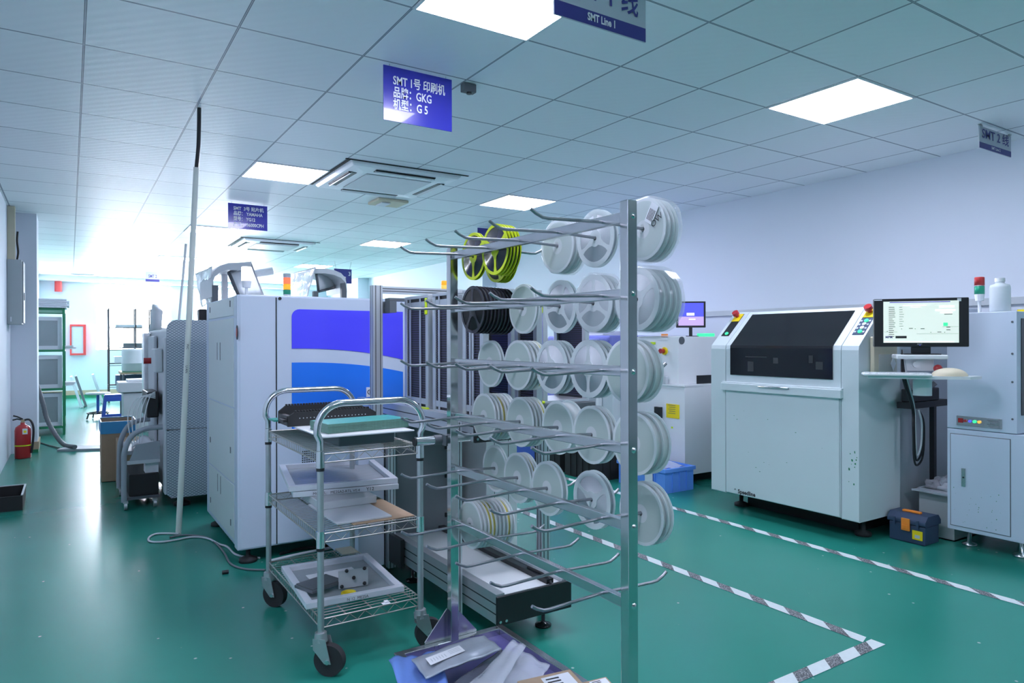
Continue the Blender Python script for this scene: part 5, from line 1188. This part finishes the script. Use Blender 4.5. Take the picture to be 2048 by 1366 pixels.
for k in range(7):
    rnd = random.Random(40+k); cx_, cy_ = bx0+.06+.04*k, by0+.06+.14*((k*37) % 10)/10; ph = [rnd.uniform(0, 6) for _ in range(4)]
    def rg(u, v): 
        a_ = 2*PI*u; r_ = math.sin(v*PI); q = 1+.25*math.sin(3*a_+ph[0])+.2*math.sin(5*v*PI+ph[1]+a_)
        return (cx_+.06*q*r_*math.cos(a_), cy_+.05*q*r_*math.sin(a_), bh+.0+.035*math.cos(v*PI)*q+.01*(k % 3))
    solo('rag', MB().sheet(rg, 16, 8), 'rag' if k % 2 else 'grey_paint', 'crumpled grey rag, %s along the heap in the bin, counted from the wall side' % ORD[7-k], 'rag', (cx_, cy_, bh), 'rags heaped in the bin')

# ================================================================== machines behind the reels
QX, QY = 4.47, 4.20
im = thing('inspection_machine', 'white machine with yellow label and emergency button behind the rack', 'machine', (5.1, 4.4, 0))
part('lower_body', MB().box(QX, 5.6, QY, 4.95, .08, .86), 'white_paint', im, .004)
part('upper_body', MB().box(QX+.03, 5.6, QY+.10, 4.95, .862, 1.285), 'white_paint', im, .004)
part('plinth', MB().box(QX+.1, 5.5, QY+.1, 4.9, 0, .08), 'black_matte', im)
part('ledge', MB().box(QX-.01, QX+.24, QY-.004, 4.95, .848, .862), 'white_paint', im)
def onx(px, py, x=QX): return atx(px, py, x)
def patch(name, px0, px1, py0, py1, m_, x, th=.004, ex=None):
    a, c_ = atx(px0, py0, x), atx(px1, py1, x); b = MB().box(x-th, x-.0004, min(a.y, c_.y), max(a.y, c_.y), min(a.z, c_.z), max(a.z, c_.z)); return part(name, b, m_, im)
yl = patch('yellow_label', 1333, 1359, 807, 838, 'yellow', QX)
a = onx(1343, 830); lm = MB()
for k in range(5): lm.box(QX-.0048, QX-.0041, a.y-.05, a.y+.035-.01*(k % 2), a.z+.085-.018*k, a.z+.089-.018*k)
part('label_text', lm, 'dark_grey', yl)
sw = patch('rotary_switch', 1313, 1325, 813, 836, 'black', QX, .03)
patch('orange_sticker', 1323, 1336, 668, 674, 'orange', QX+.03); patch('white_sticker', 1323, 1336, 674.5, 680, 'paper', QX+.03)
patch('indicator', 1301, 1311, 684, 689, 'lime', QX+.03); patch('yellow_dot', 1343, 1346, 853, 857, 'lime', QX)
a = atx(1330, 702, QX+.03); part('stop_plate', MB().cyl((QX+.018, a.y, a.z), (QX+.0295, a.y, a.z), .035, n=20), 'yellow', im); part('stop_button', MB().cyl((QX-.02, a.y+.01, a.z), (QX+.0175, a.y+.01, a.z), .022, n=20), 'red', im)
a = aty(1363, 681, QY+.10); part('round_vent', MB().cyl((a.x, QY+.094, a.z), (a.x, QY+.0995, a.z), .034, n=20), 'dark_grey', im)
a, c_ = aty(1393, 751, QY+.10), aty(1424, 787, QY+.10); part('board_slot', MB().box(a.x, a.x+.35, QY+.094, QY+.0995, c_.z, a.z), 'black', im)
a = atx(1312, 783, QX+.03); 
dv = thing('keypad_unit', 'small grey unit with an orange-topped handset on the ledge of the labelled machine', 'device', (QX-.02, a.y, .863))
part('box', MB().box(QX-.01, QX+.025, a.y-.16, a.y+.08, .863, .93), 'light_grey', dv, .004); part('handset', MB().box(QX-.005, QX+.022, a.y-.11, a.y+.02, .931, .955), 'dark_grey', dv, .008); part('grip', MB().box(QX+.0, QX+.018, a.y-.06, a.y+.0, .956, .964), 'orange', dv, .003)
for px, py in ((1340, 727),): pass
a = aty(1380, 662, 4.55)
m2 = thing('monitor', 'small monitor with violet desktop on the labelled machine', 'monitor', (a.x, 4.55, 1.286))
mc2 = aty(1382, 629, 4.5); E2 = Vector((.80, -.60, 0)); N2 = Vector((-.60, -.80, 0)); M2 = mk(mc2, E2, -N2, UP)
part('housing', MB().box(-.135, .135, 0, .03, -.122, .122, 0, M2), 'black', m2, .004); sc2 = part('screen', MB().box(-.116, .116, -.002, -.0004, -.103, .108, 0, M2).box(-.116, .116, -.0026, -.0021, -.103, -.02, 1, M2), ['screen_blue', 'screen_pink'], m2)
part('screen_icon', MB().box(-.04, .03, -.0034, -.0027, -.01, .015, 0, M2).box(-.02, .04, -.0034, -.0027, -.05, -.04, 0, M2), 'screen_white', sc2)
part('stand', MB().box(-.015, .015, .012, .028, -(mc2.z-1.286), -.12, 0, M2).box(-.07, .07, -.03, .07, -(mc2.z-1.2865), -(mc2.z-1.293), 0, M2), 'black', m2)
a = aty(1411, 664, 4.4); solo('green_tray', MB().box(a.x-.05, a.x+.08, 4.36, 4.46, 1.286, 1.315), 'glow_green', 'small green parts tray beside the small monitor', 'tray', (a.x, 4.4, 1.286), bevel=.004)  # tray has a glow put into its green, though it is no lamp
a = atx(1300, 664, QX+.1); solo('paper_sheet', MB().box(QX+.02, QX+.25, 4.42, 4.80, 1.2862, 1.293), 'paper', 'loose white paper on the labelled machine top', 'paper', (QX+.1, 4.6, 1.2862))
# violet covered machine
vm = thing('reflow_machine', 'long machine with violet blue covers behind the white reels', 'machine', (5.0, 5.7, 0))
VX = 4.30
part('base_body', MB().box(VX+.05, 5.6, 5.0, 6.35, .12, 1.05), 'machine_white', vm, .006); part('plinth', MB().box(VX+.15, 5.5, 5.1, 6.25, 0, .12), 'black_matte', vm)
part('violet_cover', MB().box(VX, 5.6, 4.98, 6.0, 1.051, 1.30), 'purple_cover', vm, .02); part('end_block', MB().box(VX, 5.6, 6.01, 6.35, 1.051, 1.28), 'light_grey', vm, .006)
a = atx(1078, 672, VX); part('round_vent', MB().cyl((VX-.006, a.y, 1.18), (VX-.0005, a.y, 1.18), .045, n=20), 'dark_grey', vm)
part('violet_panel', MB().box(VX+.04, VX+.0495, 5.72, 6.05, .15, 1.0), 'purple_cover', vm, .004); part('grey_opening', MB().box(VX+.04, VX+.0495, 5.2, 5.6, .5, .98), 'grey_paint', vm)
part('front_frame', MB().box(VX-.0, VX+.045, 5.62, 5.67, .12, 1.04).box(VX-.0, VX+.045, 5.15, 5.19, .12, 1.04).box(VX, VX+.045, 5.19, 5.62, .99, 1.04), 'white_paint', vm, .003)
vc = part('hinged_cover', MB().box(VX-.12, VX-.002, 4.99, 5.42, 1.14, 1.27), 'purple_cover', vm, .02)
part('cover_handle', MB().box(VX-.14, VX-.121, 5.40, 5.52, 1.18, 1.24), 'light_grey', vc)
solo('beige_box', MB().box(4.5, 4.72, 5.5, 5.75, 1.301, 1.46), 'beige', 'beige box on the violet covers seen between the white reels', 'box', (4.6, 5.6, 1.301), bevel=.006)
solo('parts_tray', MB().box(4.36, 4.7, 5.15, 5.45, 1.301, 1.345).box(4.4, 4.5, 5.2, 5.3, 1.345, 1.37, 1), ['white_paint', 'black'], 'white parts tray on the violet covers behind the reels', 'tray', (4.5, 5.3, 1.301), bevel=.004)
# crates on the floor
def crate(label, x0, x1, y0, y1, h, m_, card=False):
    t = thing('plastic_crate', label, 'crate', ((x0+x1)/2, (y0+y1)/2, 0), 'plastic crates on the floor'); w_ = .008
    b = MB().box(x0, x1, y0, y1, 0, .01)
    for q in ((x0, x1, y0, y0+w_), (x0, x1, y1-w_, y1), (x0, x0+w_, y0+w_, y1-w_), (x1-w_, x1, y0+w_, y1-w_)): b.box(*q, .01, h)
    part('tub', b, m_, t)
    r_ = MB(); o_ = .014
    for q in ((x0-o_, x1+o_, y0-o_, y0-.0005), (x0-o_, x1+o_, y1+.0005, y1+o_), (x0-o_, x0-.0005, y0-.0005, y1+.0005), (x1+.0005, x1+o_, y0-.0005, y1+.0005)): r_.box(*q, h-.03, h)
    part('rim', r_, m_, t)
    n = 5
    for k in range(1, n): y = y0+(y1-y0)*k/n; part('rib', MB().box(x0-.010, x0-.0005, y-.004, y+.004, .01, h-.031), m_, t)
    for k in range(1, 4): x = x0+(x1-x0)*k/4; part('rib', MB().box(x-.004, x+.004, y0-.010, y0-.0005, .01, h-.031), m_, t)
    if card: part('card', MB().box(x0-.013, x0-.0105, y0+.13, y0+.22, h-.14, h-.05), 'paper', t)
    return t
crate('bright blue crate on the floor below the labelled machine', 4.07, 4.40, 4.04, 4.60, .20, 'crate', True)
solo('packing_film', MB().sheet(lambda u, v: (4.09+.28*u, 4.06+.5*v, .195+.035*math.sin(PI*u)*math.sin(PI*v)+.012*math.sin(11*u+7*v)), 14, 14), 'film', 'white packing film heaped in the bright blue crate', 'film', (4.2, 4.3, .195), solid=.004)
crate('black crate behind the bright blue crate', 3.90, 4.25, 4.72, 5.16, .28, 'black_matte')
crate('black crate farthest down the line floor beside the blue box', 3.90, 4.25, 5.24, 5.66, .28, 'black_matte')
solo('blue_box', MB().box(3.98, 4.3, 5.78, 6.2, 0, .30), 'stool_blue', 'deep blue box on the floor under the violet machine', 'box', (4.1, 6, 0), bevel=.01)

# ================================================================== packets and boxes on the rack base
def packet(name, label, px, z, m_, amp, seed, cat='packet', th=.006, sag=0., extra=None, group=None):
    P = [atz(a_, b_, z) for a_, b_ in px]; rnd = random.Random(seed); ph = [rnd.uniform(0, 6.28) for _ in range(6)]
    def fn(u, v):
        q = P[0]*(1-u)*(1-v)+P[1]*u*(1-v)+P[2]*u*v+P[3]*(1-u)*v
        e = math.sin(PI*u)*math.sin(PI*v)
        return q+Vector((0, 0, amp*(math.sin(6*u+ph[0]+2*v)+.7*math.sin(11*v+ph[1]+3*u)+.5*math.sin(19*u+ph[2]+5*v))+.010*e-sag*(1-v)))
    c_ = sum(P, Vector())/4; t = thing(name, label, cat, tuple(c_), group); part('film', MB().sheet(fn, 20, 20), m_, t, solid=th); return t, P
packet('blue_bag', 'crumpled translucent blue bag hanging over the rack base corner', [(778, 1320), (870, 1306), (905, 1395), (812, 1420)], .145, 'blue_film', .008, 1, 'bag')
packet('film_packet', 'dark silvery packet lying under the labelled bag on the rack base', [(868, 1400), (1000, 1300), (1060, 1320), (930, 1420)], .142, 'silver_bag_dark', .003, 2, 'packet')
packet('film_packet', 'long clear film sleeve pointing toward the base corner', [(905, 1400), (1025, 1284), (1052, 1292), (985, 1400)], .160, 'film', .004, 3, 'packet')
packet('film_packet', 'wide shiny film packet nearest the violet base plate', [(960, 1390), (1040, 1302), (1100, 1335), (1060, 1400)], .152, 'film', .0055, 4, 'packet')
t, P = packet('labelled_bag', 'grey silver bag with white paper label on top of the rack base heap', [(823, 1317), (968, 1272), (1003, 1296), (852, 1357)], .185, 'silver_bag', .003, 5, 'bag')
def onq(u, v, dz): q = P[0]*(1-u)*(1-v)+P[1]*u*(1-v)+P[2]*u*v+P[3]*(1-u)*v; return q+Vector((0, 0, dz))
lb = MB(); lb.add([onq(.10, .42, .018), onq(.56, .36, .019), onq(.56, .72, .019), onq(.10, .78, .018)], [(0, 1, 2, 3)])
for k in range(6): u = .14+.035*k; lb.add([onq(u, .52, .0192), onq(u+.012, .52, .0192), onq(u+.012, .68, .0192), onq(u, .68, .0192)], [(0, 1, 2, 3)], 1)
for k in range(3): v_ = .47+.07*k; lb.add([onq(.38, v_, .0200), onq(.53, v_-.02, .0200), onq(.53, v_+.005, .0200), onq(.38, v_+.025, .0200)], [(0, 1, 2, 3)], 1)
part('label', lb, ['paper', 'light_grey'], t)
def flatbox(label, px, z0, h, lab):
    P = [atz(a_, b_, z0+h) for a_, b_ in px]; Q = [Vector((p_.x, p_.y, z0)) for p_ in P]
    t = thing('cardboard_box', label, 'carton', tuple(sum(Q, Vector())/4), 'cartons on the rack base')
    part('box', MB().add(P+Q, [(0, 1, 2, 3), (7, 6, 5, 4), (0, 4, 5, 1), (1, 5, 6, 2), (2, 6, 7, 3), (3, 7, 4, 0)]), 'card', t, .002)
    def oq(u, v, dz): return P[0]*(1-u)*(1-v)+P[1]*u*(1-v)+P[2]*u*v+P[3]*(1-u)*v+Vector((0, 0, dz))
    lb = MB(); u0, u1 = lab; lb.add([oq(u0, .12, .0008), oq(u1, .10, .0008), oq(u1, .9, .0008), oq(u0, .9, .0008)], [(0, 1, 2, 3)])
    for k in range(4): lb.add([oq(u0+.06, .2+.12*k, .0014), oq(u0+.3, .2+.12*k, .0014), oq(u0+.3, .25+.12*k, .0014), oq(u0+.06, .25+.12*k, .0014)], [(0, 1, 2, 3)], 1)
    part('label', lb, ['paper', 'letter_black'], t)
flatbox('brown carton with white label on the near rack base', [(1034, 1362), (1140, 1338), (1184, 1385), (1065, 1410)], .10, .10, (.40, .92))
flatbox('brown carton at the edge of the picture, under the tall rack post', [(1145, 1369), (1212, 1353), (1232, 1375), (1165, 1395)], .10, .10, (.45, .95))
